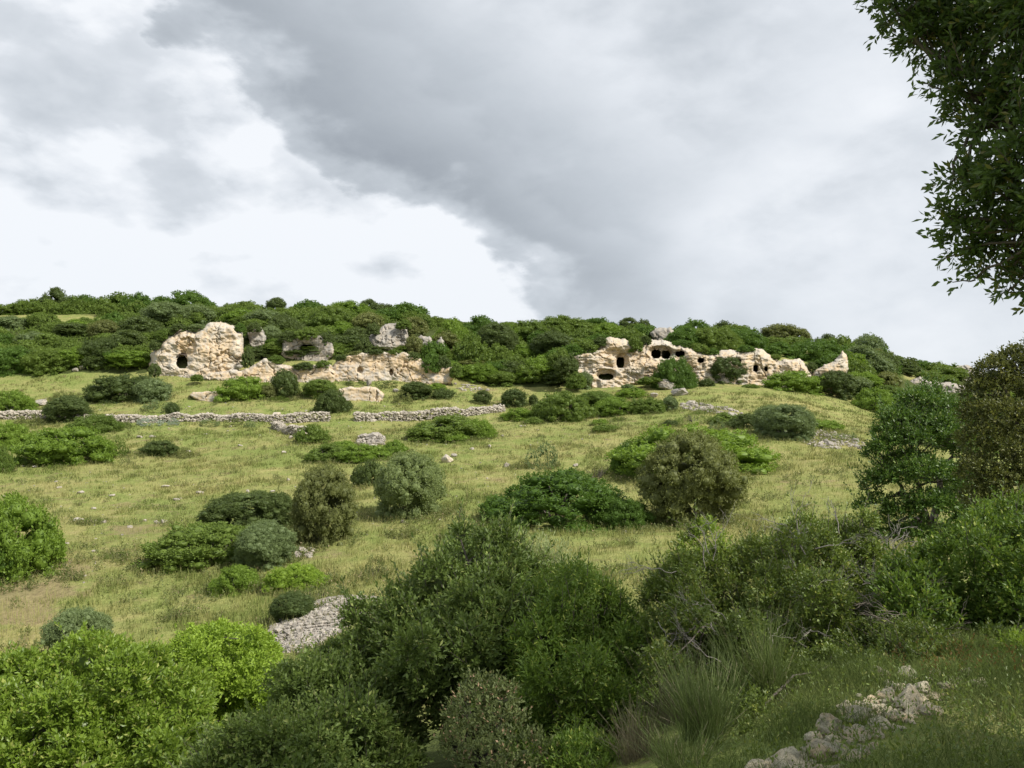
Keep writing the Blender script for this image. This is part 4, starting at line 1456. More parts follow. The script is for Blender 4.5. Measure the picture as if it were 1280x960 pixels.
# the smallest, farthest bushes melt into one mass of scrub
SV, SQ, ST, SVQ, SVT, off = [], [], [], [], [], 0
for k, (px, w, row, h) in enumerate(placed[74:]):
    form = 'crown' if k % 3 == 0 else 'cushion'
    V, q4, t3, var, nq = mesh_arrays(COARSE[form][k % 5])
    p = hit(px, row, 118)
    sc = p.y / F
    rx, zt = w * sc / 2, float(pt(px, row - h, p.y)[2]) - p.z
    a = rnd.uniform(0, 6.28)
    x = V[:, 0] * math.cos(a) - V[:, 1] * math.sin(a)
    y = V[:, 0] * math.sin(a) + V[:, 1] * math.cos(a)
    SV.append(np.stack([x * rx * 1.1 + p.x, y * rx + p.y, V[:, 2] * max(zt, 1.0) / (1.5 if form == 'crown' else 1.0) + p.z], -1))
    SQ.append(q4 + off)
    ST.append(t3 + off)
    sh = rnd.uniform(-0.25, 0.25)
    SVQ.append(np.clip(var[:nq] * 0.8 + 0.1 + sh, 0, 0.92))
    SVT.append(np.clip(var[nq:] + sh, 0, 0.92))
    off += len(V)
me = mesh_np('scrub', np.concatenate(SV), [np.concatenate(SQ), np.concatenate(ST)], False, {'var': ('FACE', np.concatenate(SVQ + SVT))})
tag(link('scrub', me, LM['mid']), kind='stuff')


# bushes rooted on the rims and ledges of the rock faces
def rim_bush(px, row, Y, w, h, kind, form='cushion'):
    sc = Y / F
    p = Vector(pt(px, row, Y))
    nm = dict((a, b) for a, b, c in KIND)[kind]
    zn = ('the tall left outcrop' if px < 310 else 'the low rocks left of the centre' if px < 412 else 'the quarried rock face' if px < 600
          else 'the long right cliff')
    o = link('bush', COARSE[form][int(px) % 5], LM[kind], None, p, (w * sc / 2, w * sc * 0.45, h * sc / (1.5 if form == 'crown' else 1)), px % 3.0)
    return tag(o, '%s bush rooted in the rock of %s' % (nm, zn), 'bush', '%s bushes rooted on %s' % (nm, zn))


for a in [(196, 434, 127, 20, 12, 'dark'), (207, 422, 127.5, 24, 13, 'mid'), (224, 413, 128, 24, 9, 'dark'), (246, 413, 128, 22, 8, 'grey', 'crown'), (193, 466, 122.5, 16, 14, 'dark'),
          (310, 452, 125, 16, 20, 'dark'), (318, 412, 131, 20, 10, 'dark'), (300, 412, 127.5, 14, 9, 'deep'), (246, 474, 121.5, 16, 7, 'mid'),
          (360, 424, 131, 24, 12, 'dark'), (385, 421, 131, 34, 13, 'mid'), (408, 427, 131, 22, 14, 'dark'), (345, 452, 124.5, 22, 9, 'mid'), (380, 460, 124, 30, 8, 'dark'), (404, 458, 124, 22, 8, 'mid'),
          (428, 449, 125, 18, 7, 'dark'), (446, 444, 125.5, 22, 6, 'brown'), (470, 442, 125.5, 26, 6, 'dark'), (494, 443, 125.5, 22, 7, 'mid'), (516, 448, 125, 20, 9, 'dark'),
          (540, 459, 124.5, 28, 20, 'deep'), (553, 458, 124.5, 22, 16, 'dark'), (570, 467, 123.5, 16, 14, 'mid'), (466, 414, 135, 20, 12, 'dark'), (505, 408, 135, 20, 10, 'mid'), (518, 440, 132, 24, 20, 'brown', 'crown'),
          (541, 440, 132, 20, 14, 'deep'), (455, 438, 132, 24, 18, 'dark'),
          (708, 462, 122.5, 34, 20, 'dark'), (700, 452, 124, 30, 18, 'mid'), (720, 480, 121, 26, 16, 'mid'), (716, 444, 126.5, 34, 16, 'deep'), (736, 438, 127, 32, 14, 'mid'), (750, 430, 127, 20, 10, 'dark'),
          (794, 435, 126.5, 22, 17, 'mid'), (806, 428, 127, 18, 10, 'dark'), (852, 433, 127.5, 24, 10, 'deep'), (872, 440, 127, 30, 12, 'mid'), (890, 442, 127, 20, 7, 'deep'), 
          (932, 440, 127, 24, 10, 'deep'), (968, 448, 127, 18, 6, 'mid'), (1014, 462, 126.5, 18, 10, 'dark'), (1030, 456, 127, 22, 12, 'deep'),
          (812, 478, 121.5, 34, 8, 'mid'), (883, 482, 121.5, 22, 10, 'dark'), (938, 486, 121.5, 24, 7, 'mid'), (785, 488, 120.5, 18, 8, 'grey', 'crown')]:
    rim_bush(*a)
# low undergrowth filling the gaps between the bushes
rg = np.random.default_rng(77)
NU = 26000
ux = rg.uniform(-60, 1280, NU)
ur = crest_row(ux) + 8 + rg.random(NU) * np.maximum(scrub_low(ux) - crest_row(ux) - 10, 2)
ok = np.ones(NU, bool)
for p in ROCKP_:
    ok &= poly_sdf(ux, ur, p) < 0
for cx, cy, rx, ry in CLEAR:
    ok &= ((ux - cx) / rx) ** 2 + ((ur - cy) / ry) ** 2 > 0.9
ux, ur = ux[ok], ur[ok]
# march all at once
Yg = np.exp(np.linspace(math.log(118), math.log(260), 160))
best = np.zeros(len(ux))
for Y in Yg[::-1]:
    P = pt(ux, ur, Y)
    below = P[:, 2] < H0(P[:, 0], P[:, 1])
    best = np.where(below, Y, best)
ok = (best > 0) & (best < 180)
U = pt(ux[ok], ur[ok], best[ok])
U[:, 2] = H(U[:, 0], U[:, 1]) + rg.random(len(U)) * 0.7
A = nrm_(rg.normal(0, 0.6, U.shape) + np.array([0, 0, 1.0]))
Q = sprig_leaves(U, A, np.full(len(U), 0.5), 5, 0.30, 0.17, rg)
me = quads_mesh('undergrowth', Q, rg)
tag(link('undergrowth', me, LM['mid']), kind='stuff')

B(1175, 560, 90, 52, 'grey', 'crown', label='dull olive bush seen between the two dark trees at the right')
B(1130, 545, 60, 44, 'mid', label='green bush behind the spreading dark tree at the right')
B(1215, 540, 70, 40, 'mid', label='green bush below the rock band on the far right')
B(1245, 560, 70, 46, 'dark', label='dark bush behind the brownish oak at the right edge')
B(1140, 524, 44, 20, 'grey', 'crown', label='grey green bush just under the left end of the far rock band')
B(1200, 528, 56, 18, 'mid', label='green bush just under the middle of the far rock band')


# ------------------------------------------------------------------ foreground plants
def fill(poly, n, r, Yt, Yb, seed, depth=1.2, back=0.5):
    """clumps filling an outline; the top of the plant stands further back than its foot"""
    rg = np.random.default_rng(seed)
    P = np.array(poly, float)
    lo, hi = P.min(0), P.max(0)
    out, tries = [], 0
    while len(out) < n and tries < 20000:
        tries += 1
        x, y = rg.uniform(lo, hi)
        rr = rg.uniform(*r)
        sd = poly_sdf(np.array([x]), np.array([y]), P)[0]
        if sd < rr * 0.55:
            continue
        if any(math.hypot(x - a, y - b) < (rr + c) * 0.47 for a, b, _, c in out):
            continue
        t = (y - lo[1]) / (hi[1] - lo[1])
        out.append((x, y, Yt + (Yb - Yt) * t + rg.normal(0, 0.32) + 0.25 * max(0, 1 - sd / (r[1] * 2.0)), rr))
    bk = []
    for (x, y, Y, rr) in out:
        if rg.random() < back:
            bk.append((x + (640 - x) * 0.02, y + 6, Y + depth * rg.uniform(0.5, 1.0), rr * 1.15))
    return out + bk


def plant(name, label, cat, base, blobs, mat, ns, nl, slen, ll, lw, seed=1, wood=None, updir=0.5, spread=(0.5, 1.25), inner=0.35, core=0.5,
          jitter=0.4, upright=0.6, ntw=60, r0=0.05, crown='foliage', stemname='stems', group=None, squash=0.9, extra=None, trunk_h=0.0, outj=1.0, shoots=0, shl=0.4, dpx=0):
    rg = np.random.default_rng(seed)
    C, R = [], []
    for (px, row, Y, r) in blobs:
        C.append(pt(px + dpx, row, Y))
        R.append(r * Y / F)
    if extra:
        for (x, y, z, r) in extra:
            C.append(np.array([x, y, z], float))
            R.append(r)
    C, R = np.array(C), np.array(R)
    bx, by = base
    bz = float(H(bx, by)) - 0.05
    Bv = np.array([bx, by, bz])
    C = C - Bv
    Q, cm, O, A = blob_foliage(rg, C, R, ns, nl, slen, ll, lw, inner, updir, spread, squash, core, cen=C.mean(0) * np.array([1, 1, 0.6]), keepz=False,
                               jitter=jitter, upright=upright, outj=outj)
    root = empty(name, tuple(Bv), label, cat, group)
    lines = []
    if shoots and len(O):                        # longer leafy shoots that break the outline
        ctr = C.mean(0)
        k = rg.choice(len(O), min(len(O), shoots), replace=False)
        So = O[k]
        Sa = nrm_(nrm_(So - ctr) * 0.7 + np.array([0, 0, 0.8]) + rg.normal(0, 0.35, So.shape))
        Ls = shl * rg.uniform(0.4, 1.2, len(So))
        Q2 = sprig_leaves(So, Sa, Ls, 15, ll * 1.05, lw, rg, (0.6, 1.1), upright=upright)
        Q = np.concatenate([Q, Q2])
        for a_, b_, c_ in zip(So, Sa, Ls):
            lines.append((np.stack([a_ - b_ * 0.1, a_ + b_ * c_ * 0.5, a_ + b_ * c_ * 0.95]), np.array([0.004, 0.003, 0.0015])))
    link(crown, quads_mesh(crown, Q, rg, cm), mat, root)
    # trunk / stems: a few leaders, then every clump hangs on the nearest leader
    L = max(3, len(C) // 9)
    top = np.array([rg.normal(0, 0.05), rg.normal(0, 0.05), trunk_h])
    if trunk_h > 0:
        lines.append(bend(rg, (0, 0, -0.15), top, r0 * 1.5, r0 * 1.1, 8, 0.10))
    lead = rg.choice(len(C), L, replace=False)
    nodes = []
    for k in lead:
        P, Rr = bend(rg, top + rg.normal(0, r0 * 0.4, 3) * np.array([1, 1, 0]), C[k], r0, r0 * 0.3, 9, 0.25, 0.05)
        lines.append((P, Rr))
        nodes.append(P)
    allp = np.concatenate([p[2:] for p in nodes])
    allr = np.concatenate([np.interp(np.arange(9), [0, 8], [r0, r0 * 0.3])[2:] for _ in nodes])
    for k in range(len(C)):
        if k in lead:
            continue
        d = np.linalg.norm(allp - C[k], axis=1) + np.maximum(allp[:, 2] - C[k][2], 0) * 0.6
        j = int(d.argmin())
        lines.append(bend(rg, allp[j], C[k], allr[j] * 0.6, max(0.003, r0 * 0.12), 7, 0.22))
    if len(O):
        for k in rg.choice(len(O), min(ntw, len(O)), replace=False):
            j = int(np.linalg.norm(C - O[k], axis=1).argmin())
            lines.append(bend(rg, C[j], O[k] + A[k] * slen * 0.8, max(0.0025, r0 * 0.1), 0.0015, 5, 0.25))
    tube_obj(stemname, lines, wood or BARK, root, 5)
    return root


def bare_twigs(rg, origin, direction, length, r, depth, lines, spreadk=0.55):
    p1 = np.array(origin) + np.array(direction) * length
    P, R = bend(rg, origin, p1, r, r * 0.6, 6, 0.25)
    lines.append((P, R))
    if depth == 0:
        return
    for k in range(rg.integers(2, 4)):
        t = rg.integers(2, 6)
        d = nrm_(np.array(direction) + rg.normal(0, spreadk, 3))
        bare_twigs(rg, P[t], d, length * rg.uniform(0.5, 0.8), r * 0.6, depth - 1, lines, spreadk)


# bright bush filling the lower left corner
plant('bush', 'vivid light green bush filling the bottom left corner', 'bush', (-6.6, 12.0),
      fill([(-60, 850), (-20, 832), (40, 822), (60, 836), (90, 806), (130, 798), (165, 808), (205, 816), (235, 845), (255, 880), (262, 930), (250, 1010),
            (-60, 1010)], 60, (20, 40), 12.2, 10.2, 1), LM['fresh'], 15000, 7, 0.13, 0.082, 0.038, 1, updir=0.8, core=0.4, ntw=80, squash=0.8, shoots=260, shl=0.35)
plant('bush', 'yellow green bush right behind the vivid one at the bottom left', 'bush', (-5.3, 13.9),
      fill([(215, 830), (225, 800), (255, 785), (300, 783), (330, 800), (343, 830), (345, 880), (300, 905), (250, 915), (215, 900), (220, 870)], 40, (14, 26), 14.2, 13.4, 2),
      LM['yellow'], 6500, 6, 0.12, 0.07, 0.034, 2, updir=0.6, core=0.6, ntw=30, shoots=90, shl=0.3)
# the great dark thicket in the middle
plant('shrub', 'great dark evergreen shrub in the middle of the foreground', 'shrub', (-0.5, 9.3),
      fill([(480, 800), (490, 765), (520, 745), (530, 715), (560, 705), (565, 680), (590, 685), (610, 668), (640, 672), (655, 700), (680, 720), (690, 770),
            (680, 860), (640, 900), (560, 900), (490, 870)], 52, (18, 36), 9.6, 8.1, 3) + [(575, 672, 9.7, 10), (628, 664, 9.7, 9), (500, 745, 9.4, 12), (455, 775, 9.3, 20), (470, 800, 9.2, 22)],
      LM['shade'], 14500, 7, 0.14, 0.062, 0.029, 3, updir=0.5, core=0.36, ntw=260, r0=0.035, shoots=520, shl=0.42)
plant('shrub', 'dark spreading shrub at the lower left of the great evergreen one', 'shrub', (-2.0, 8.7),
      fill([(345, 838), (375, 834), (400, 826), (425, 808), (470, 800), (500, 840), (520, 900), (520, 1010), (230, 1010), (250, 935), (290, 905), (340, 900),
            (352, 880), (345, 850)], 56, (18, 36), 9.3, 7.0, 4),
      LM['shade'], 14000, 7, 0.13, 0.056, 0.027, 4, updir=0.45, core=0.36, ntw=260, r0=0.03, shoots=420, shl=0.36)
plant('shrub', 'fresh green feathery leaved shrub right of the great evergreen one', 'shrub', (0.95, 8.4),
      fill([(650, 780), (655, 740), (690, 728), (712, 712), (740, 730), (765, 750), (790, 775), (805, 820), (800, 870), (780, 920), (770, 1010), (640, 1010),
            (650, 880)], 48, (18, 34), 8.9, 6.6, 5), LM['pist'], 13000, 9, 0.16, 0.056, 0.018, 5, updir=0.45, spread=(0.8, 1.3), core=0.36, ntw=90, r0=0.03, shoots=330, shl=0.38)
plant('shrub', 'pale silvery leaved sprays on top between the two foreground shrubs', 'shrub', (0.5, 9.7),
      [(668, 712, 9.8, 18), (690, 705, 9.8, 16), (650, 700, 9.8, 14), (700, 728, 9.7, 18), (676, 690, 9.9, 10), (715, 722, 9.7, 10), (690, 750, 9.6, 24), (665, 750, 9.6, 24)],
      LM['pale'], 620, 9, 0.22, 0.055, 0.011, 6, updir=1.2, spread=(0.3, 0.9), core=0, ntw=60, r0=0.015, jitter=0.3)
plant('shrub', 'olive green young oak shoots with pinkish tips at the bottom centre', 'shrub', (-0.25, 6.3),
      [(600, 872, 6.6, 22), (622, 880, 6.5, 24), (590, 900, 6.4, 28), (625, 915, 6.3, 28), (580, 935, 6.2, 26), (655, 945, 6.0, 26), (610, 960, 6.0, 34), (680, 960, 6.0, 22),
       (640, 990, 5.9, 40)], LM['sprout'], 1500, 8, 0.11, 0.036, 0.016, 7, updir=0.8, core=0.3, ntw=60, r0=0.012)
plant('shrub', 'small green shrub at the bottom edge left of the broom', 'shrub', (0.45, 6.0),
      [(730, 950, 6.0, 20), (715, 965, 5.9, 26), (755, 955, 6.0, 18), (740, 985, 5.8, 30)], LM['pist'], 700, 9, 0.13, 0.045, 0.014, 8, updir=0.9, core=0.3, ntw=20, r0=0.01)
# right hand thicket with bare twigs
tw = plant('shrub', 'tangled dark shrub full of bare grey twigs right of the centre', 'shrub', (2.4, 8.3),
           fill([(800, 800), (815, 745), (840, 715), (860, 690), (895, 690), (920, 705), (950, 680), (985, 662), (1010, 650), (1045, 655), (1075, 670), (1100, 700),
                 (1120, 760), (1110, 820), (1040, 880), (960, 890), (880, 870), (820, 860)], 62, (16, 34), 8.9, 7.3, 9) + [(880, 668, 8.9, 12), (862, 680, 8.9, 10), (1080, 655, 8.9, 12)],
           LM['tangle'], 27000, 7, 0.11, 0.042, 0.022, 9, updir=0.4, core=0, ntw=260, inner=0.1, r0=0.03, wood=TWIG, shoots=520, shl=0.36)
rg = np.random.default_rng(91)
lines = []
for k in range(24):
    px, row = rg.uniform(820, 1110), rg.uniform(680, 840)
    Y = 8.6 - (row - 660) / 180 * 1.3 - 0.1
    o = pt(px, row, Y) - np.array(tw.location)
    lines = []
    bare_twigs(rg, o, nrm_(rg.normal(0, 1, 3) * np.array([1, 0.5, 0.5]) + np.array([0, -0.25, 0.5])), rg.uniform(0.2, 0.42), 0.0055, 3, lines)
    tube_obj('bare_twig', lines, DEAD, tw, 4)
for (px, row) in [(885, 690), (893, 700), (880, 715), (960, 690), (1000, 670), (1050, 668)]:
    o = pt(px, row, 8.5) - np.array(tw.location)
    lines = []
    bare_twigs(rg, o, nrm_(np.array([rg.normal(0, 0.3), -0.1, 1.0])), 0.3, 0.006, 3, lines)
    tube_obj('bare_twig', lines, DEAD, tw, 4)
plant('shrub', 'yellow green sprig standing up from the top of the tangled shrub', 'shrub', (2.1, 8.9), [(884, 672, 8.85, 15), (868, 690, 8.8, 15), (900, 690, 8.8, 12), (850, 705, 8.8, 12)],
      LM['fresh'], 260, 7, 0.12, 0.038, 0.018, 12, updir=1.0, core=0, ntw=20, r0=0.01)
# right: leafy bright shrub
plant('shrub', 'leafy yellow green shrub at the right edge below the dark trees', 'shrub', (4.5, 8.2),
      fill([(1105, 740), (1120, 715), (1160, 700), (1190, 672), (1230, 655), (1260, 632), (1300, 622), (1400, 640), (1400, 840), (1290, 815), (1200, 820),
            (1130, 815), (1110, 780)], 60, (18, 36), 8.6, 7.0, 13), LM['pist'], 14000, 7, 0.14, 0.052, 0.025, 13, updir=0.7, core=0.36, ntw=120, r0=0.03, shoots=320, shl=0.38)
plant('shrub', 'leafy bush with fresh green tips at the far right edge, low down', 'shrub', (3.9, 6.3), [(1270, 812, 6.3, 14), (1285, 822, 6.3, 18), (1262, 825, 6.3, 10)],
      LM['fresh'], 240, 7, 0.09, 0.03, 0.014, 14, updir=0.8, core=0.2, ntw=10, r0=0.008)
plant('shrub', 'silvery white feathery plant between the tangled shrub and the leafy one', 'plant', (4.6, 9.2),
      [(1122, 722, 9.0, 14), (1134, 714, 9.0, 12), (1112, 714, 9.0, 9), (1126, 738, 8.9, 16), (1140, 704, 9.1, 8)], LM['silver'], 900, 10, 0.08, 0.025, 0.004, 15,
      updir=0.9, core=0.2, ntw=20, r0=0.008)
# dead branching shrub in front of the dark tree
rg = np.random.default_rng(93)
p = pt(1101, 700, 11.5)
root = empty('dead_shrub', tuple(p), 'bare grey dead shrub standing before the spreading dark tree', 'dead shrub')
lines = []
for k in range(6):
    bare_twigs(rg, (0, 0, -0.3), nrm_(np.array([rg.normal(0, 0.45), rg.normal(0, 0.3), 1.0])), rg.uniform(0.35, 0.55), 0.012, 3, lines, 0.45)
tube_obj('branches', lines, DEAD, root, 5)
p = hit(1130, 812)
root = empty('brushwood', tuple(p + Vector((0, 0.3, 0.1))), 'pile of dead brown branches above the tumbled rocks at the right', 'brushwood')
lines = []
for k in range(22):
    o = np.array([rg.normal(0, 0.12), rg.normal(0, 0.25), rg.uniform(0.0, 0.28)])
    bare_twigs(rg, o, nrm_(np.array([rg.choice([-1, 1]) * 1.0, rg.normal(0, 0.4), rg.normal(0.1, 0.3)])), rg.uniform(0.16, 0.30), 0.005, 2, lines, 0.4)
tube_obj('branches', lines, TWIG, root, 4)

# ---- trees on the right
plant('tree', 'spreading dark green tree with ragged left arms at the right', 'tree', tuple(pt(1165, 690, 20.3)[:2]),
      [(1150, 505, 20.5, 24), (1125, 525, 20.3, 22), (1175, 512, 20.6, 24), (1200, 530, 20.8, 24), (1140, 550, 20, 28), (1175, 550, 20, 30), (1210, 565, 20.4, 28), (1112, 560, 20, 20),
       (1150, 590, 19.6, 30), (1190, 600, 19.6, 32), (1215, 610, 20, 26), (1120, 600, 19.8, 24), (1160, 630, 19.4, 30), (1200, 645, 19.5, 28), (1128, 640, 19.6, 22), (1140, 665, 19.4, 24), (1175, 668, 19.4, 26), (1115, 670, 19.5, 18), (1210, 670, 19.5, 26), (1165, 530, 20.2, 26), (1135, 580, 20.2, 26), (1098, 563, 20, 9),
       (1088, 570, 20.1, 7), (1100, 590, 19.9, 11), (1090, 604, 19.9, 9), (1084, 612, 19.9, 7), (1100, 625, 19.8, 12), (1086, 630, 19.8, 9), (1078, 636, 19.8, 7), (1100, 652, 19.7, 12),
       (1088, 660, 19.7, 8), (1162, 492, 20.6, 13), (1136, 498, 20.5, 12), (1108, 540, 20.2, 12), (1096, 548, 20.2, 6)] +
      [(x, y, Y + 1.4, r) for x, y, Y, r in [(1150, 540, 20, 20), (1190, 560, 20, 24), (1160, 600, 20, 24), (1200, 620, 20, 22)]],
      LM['treeleaf'], 11500, 6, 0.20, 0.085, 0.044, 20, updir=0.3, core=0.25, ntw=200, r0=0.11, crown='crown', stemname='trunk', trunk_h=0.9, squash=0.45, inner=0.2, shoots=420, shl=0.7)
plant('tree', 'brownish green oak at the right edge, behind the leafy shrub', 'tree', tuple(pt(1310, 690, 14.8)[:2]),
      [(1242, 468, 15, 20), (1262, 456, 15, 18), (1280, 450, 15, 20), (1225, 492, 15, 20), (1250, 495, 15, 26), (1285, 490, 15, 34), (1225, 520, 14.8, 20), (1255, 530, 14.6, 32),
       (1300, 540, 14.6, 40), (1228, 552, 14.6, 24), (1262, 570, 14.4, 32), (1225, 590, 14.4, 22), (1255, 610, 14.2, 30), (1295, 600, 14.2, 40), (1230, 625, 14.2, 20), (1340, 480, 15, 50),
       (1350, 560, 14.6, 50), (1330, 430, 15, 36), (1300, 650, 14.2, 36), (1262, 640, 14.2, 22)],
      LM['oakleaf'], 13000, 6, 0.15, 0.062, 0.032, 21, updir=0.35, core=0.35, ntw=120, r0=0.10, crown='crown', stemname='trunk', trunk_h=1.2, squash=0.85, inner=0.3)
# big evergreen oak: trunk stands just outside the frame, its crown shades the foreground
vis = [(1108, 18, 4.3, 24), (1135, 45, 4.3, 26), (1165, 15, 4.3, 32), (1120, 52, 4.3, 12), (1150, 62, 4.3, 18), (1200, 45, 4.2, 40), (1172, 92, 4.2, 22), (1158, 110, 4.2, 12),
       (1200, 118, 4.1, 30), (1240, 40, 4.0, 46), (1275, 110, 3.9, 56), (1235, 165, 4.0, 38), (1178, 140, 4.2, 10), (1196, 160, 4.15, 14), (1200, 215, 4.1, 22), (1180, 228, 4.1, 14),
       (1168, 222, 4.1, 9), (1164, 272, 4.1, 12), (1180, 290, 4.1, 18), (1176, 312, 4.1, 14), (1205, 275, 4.1, 26), (1240, 245, 3.9, 42), (1290, 210, 3.7, 60), (1212, 318, 4.1, 22),
       (1196, 348, 4.1, 9), (1222, 345, 4.1, 14), (1245, 310, 4.0, 32), (1270, 345, 4.0, 28), (1295, 290, 3.8, 46), (1262, 368, 4.0, 12), (1285, 385, 4.0, 18), (1240, 362, 4.05, 8),
       (1310, 380, 3.9, 26), (1300, 20, 3.7, 60), (1085, 0, 4.35, 14), (1100, -25, 4.4, 40), (1160, -50, 4.3, 60), (1240, -60, 4.1, 70), (1345, 120, 3.6, 70), (1350, 260, 3.5, 70)]
rgx = np.random.default_rng(55)
ext = []
for k in range(60):
    while True:
        x, y, z = rgx.uniform(1.2, 9.5), rgx.uniform(-3.5, 6.5), rgx.uniform(2.6, 7.5)
        u_, v_ = project(x, max(y, 0.3), z)
        if y > 0.3 and v_ > -130 and u_ < 1390:
            continue
        if ((x - 5.6) / 4.2) ** 2 + ((y - 1.6) / 4.6) ** 2 + ((z - 4.4) / 3.2) ** 2 < 1:
            break
    ext.append((x, y, z, rgx.uniform(0.55, 0.95)))
plant('oak_tree', 'dark evergreen oak hanging into the top right corner', 'tree', (5.2, 2.2), vis, LM['holm'], 7200, 8, 0.13, 0.048, 0.019, 22, updir=-0.1,
      core=0.0, ntw=420, r0=0.055, crown='crown', stemname='trunk', trunk_h=2.0, spread=(0.5, 1.2), jitter=0.6, inner=0.1, upright=0.3, dpx=24, shoots=160, shl=0.28)
oak = bpy.data.objects['oak_tree']
Ce = np.array([e[:3] for e in ext]) - np.array(oak.location)
Re = np.array([e[3] for e in ext])
Q, cm, O, A = blob_foliage(rgx, Ce, Re, 4200, 7, 0.3, 0.13, 0.06, 0.2, 0.1, core=0, keepz=False, cen=Ce.mean(0))
link('crown', quads_mesh('crown', Q, rgx), LM['holm'], oak)
ls = []
for c in Ce[::2]:
    ls.append(bend(rgx, (0, 0, 2.0), c, 0.07, 0.015, 8, 0.2))
tube_obj('limbs', ls, BARK, oak, 5)


# ------------------------------------------------------------------ grass
def blades(X, Y, Z, h, w, rg, lean=0.35, segs=2, dirv=None):
    n = len(X)
    a = rg.uniform(0, 2 * PI, n)
    t = np.stack([np.cos(a), np.sin(a), np.zeros(n)], -1)
    sd = np.stack([-np.sin(a), np.cos(a), np.zeros(n)], -1)
    b = rg.uniform(0, 2 * PI, n)
    sd = np.stack([np.cos(b), np.sin(b), np.zeros(n)], -1)
    P0 = np.stack([X, Y, Z], -1)
    ln = rg.uniform(0.1, 1, n) * lean
    rows = []
    for k in range(segs + 1):
        s = k / segs
        c = P0 + np.array([0, 0, 1.0]) * (h * s * (1 - 0.25 * ln * s))[:, None] + t * (h * ln * s * s)[:, None]
        ww = w * (1 - s) ** 0.7 / 2 if k < segs else w * 0.08
        rows.append((c - sd * np.asarray(ww)[:, None], c + sd * np.asarray(ww)[:, None]))
    Q = []
    for k in range(segs):
        Q.append(np.stack([rows[k][0], rows[k][1], rows[k + 1][1], rows[k + 1][0]], 1))
    Q = np.stack(Q, 1)
    return Q.reshape(-1, 4, 3), segs


GRASS = grass_mat()
rg = np.random.default_rng(31)
N = 420000
gx = rg.uniform(-60, 1180, N)
gy = 14 + (126 - 14) * rg.random(N) ** 1.15
X = (gx - 640) / F * gy
Y = gy
cl = n2(X, Y, 0.9, 40, 2)
cl2 = n2(X, Y, 0.18, 60, 2)
ok = rg.random(N) < np.clip((cl - 0.36) * 3.2, 0.12, 1) * np.clip((cl2 - 0.25) * 3, 0.35, 1)
X, Y, cl, cl2 = X[ok], Y[ok], cl[ok], cl2[ok]
Z = H(X, Y)
u_, v_ = project(X, Y, Z)
ok = ~((v_ < scrub_low(u_)) & (Y > 110))
ok &= (soil_at(u_, v_) + (n2(X, Y, 0.55, 5, 3) - 0.5) * 1.3) < rg.uniform(0.35, 0.75, len(X))
for p in ROCKP_:
    ok &= poly_sdf(u_, v_, p) < 0
ok &= poly_sdf(u_, v_, np.array([(332, 805), (338, 782), (380, 756), (440, 745), (478, 750), (440, 776), (400, 806), (375, 818)], float)) < -2
X, Y, Z, cl, cl2 = X[ok], Y[ok], Z[ok], cl[ok], cl2[ok]
h = (0.10 + 0.26 * np.clip((cl - 0.35) * 2.6, 0, 1) * rg.uniform(0.5, 1.3, len(X))) * (0.8 + 0.5 * cl2)
w = 0.010 + 0.00075 * Y
Q, sg = blades(X, Y, Z - 0.03, h, w, rg, 0.6, 1)
me = quads_mesh('meadow_grass', Q, rg)
tag(link('meadow_grass', me, GRASS), kind='stuff')
# near grass among the rocks at the right
NG = grass_mat('near_grass', 1.0, (0.095, 0.14, 0.042))
N = 70000
X = rg.uniform(0.7, 5.2, N)
Y = rg.uniform(3.2, 8.5, N)
cl = n2(X, Y, 1.6, 70, 2)
edge = 1.35 + 0.12 * (Y - 3.5)
ok = (rg.random(N) < np.clip((cl - 0.3) * 3.0, 0.08, 1)) & (X > edge - 0.6) & (rg.random(N) < np.clip((X - edge) / 1.1, 0.75, 1))
X, Y, cl = X[ok], Y[ok], cl[ok]
Q, sg = blades(X, Y, H(X, Y) - 0.02, rg.uniform(0.05, 0.24, len(X)) * (0.15 + cl * 1.1), np.full(len(X), 0.006), rg, 0.9, 3)
me = quads_mesh('verge_grass', Q, rg)
tag(link('verge_grass', me, NG), kind='stuff')


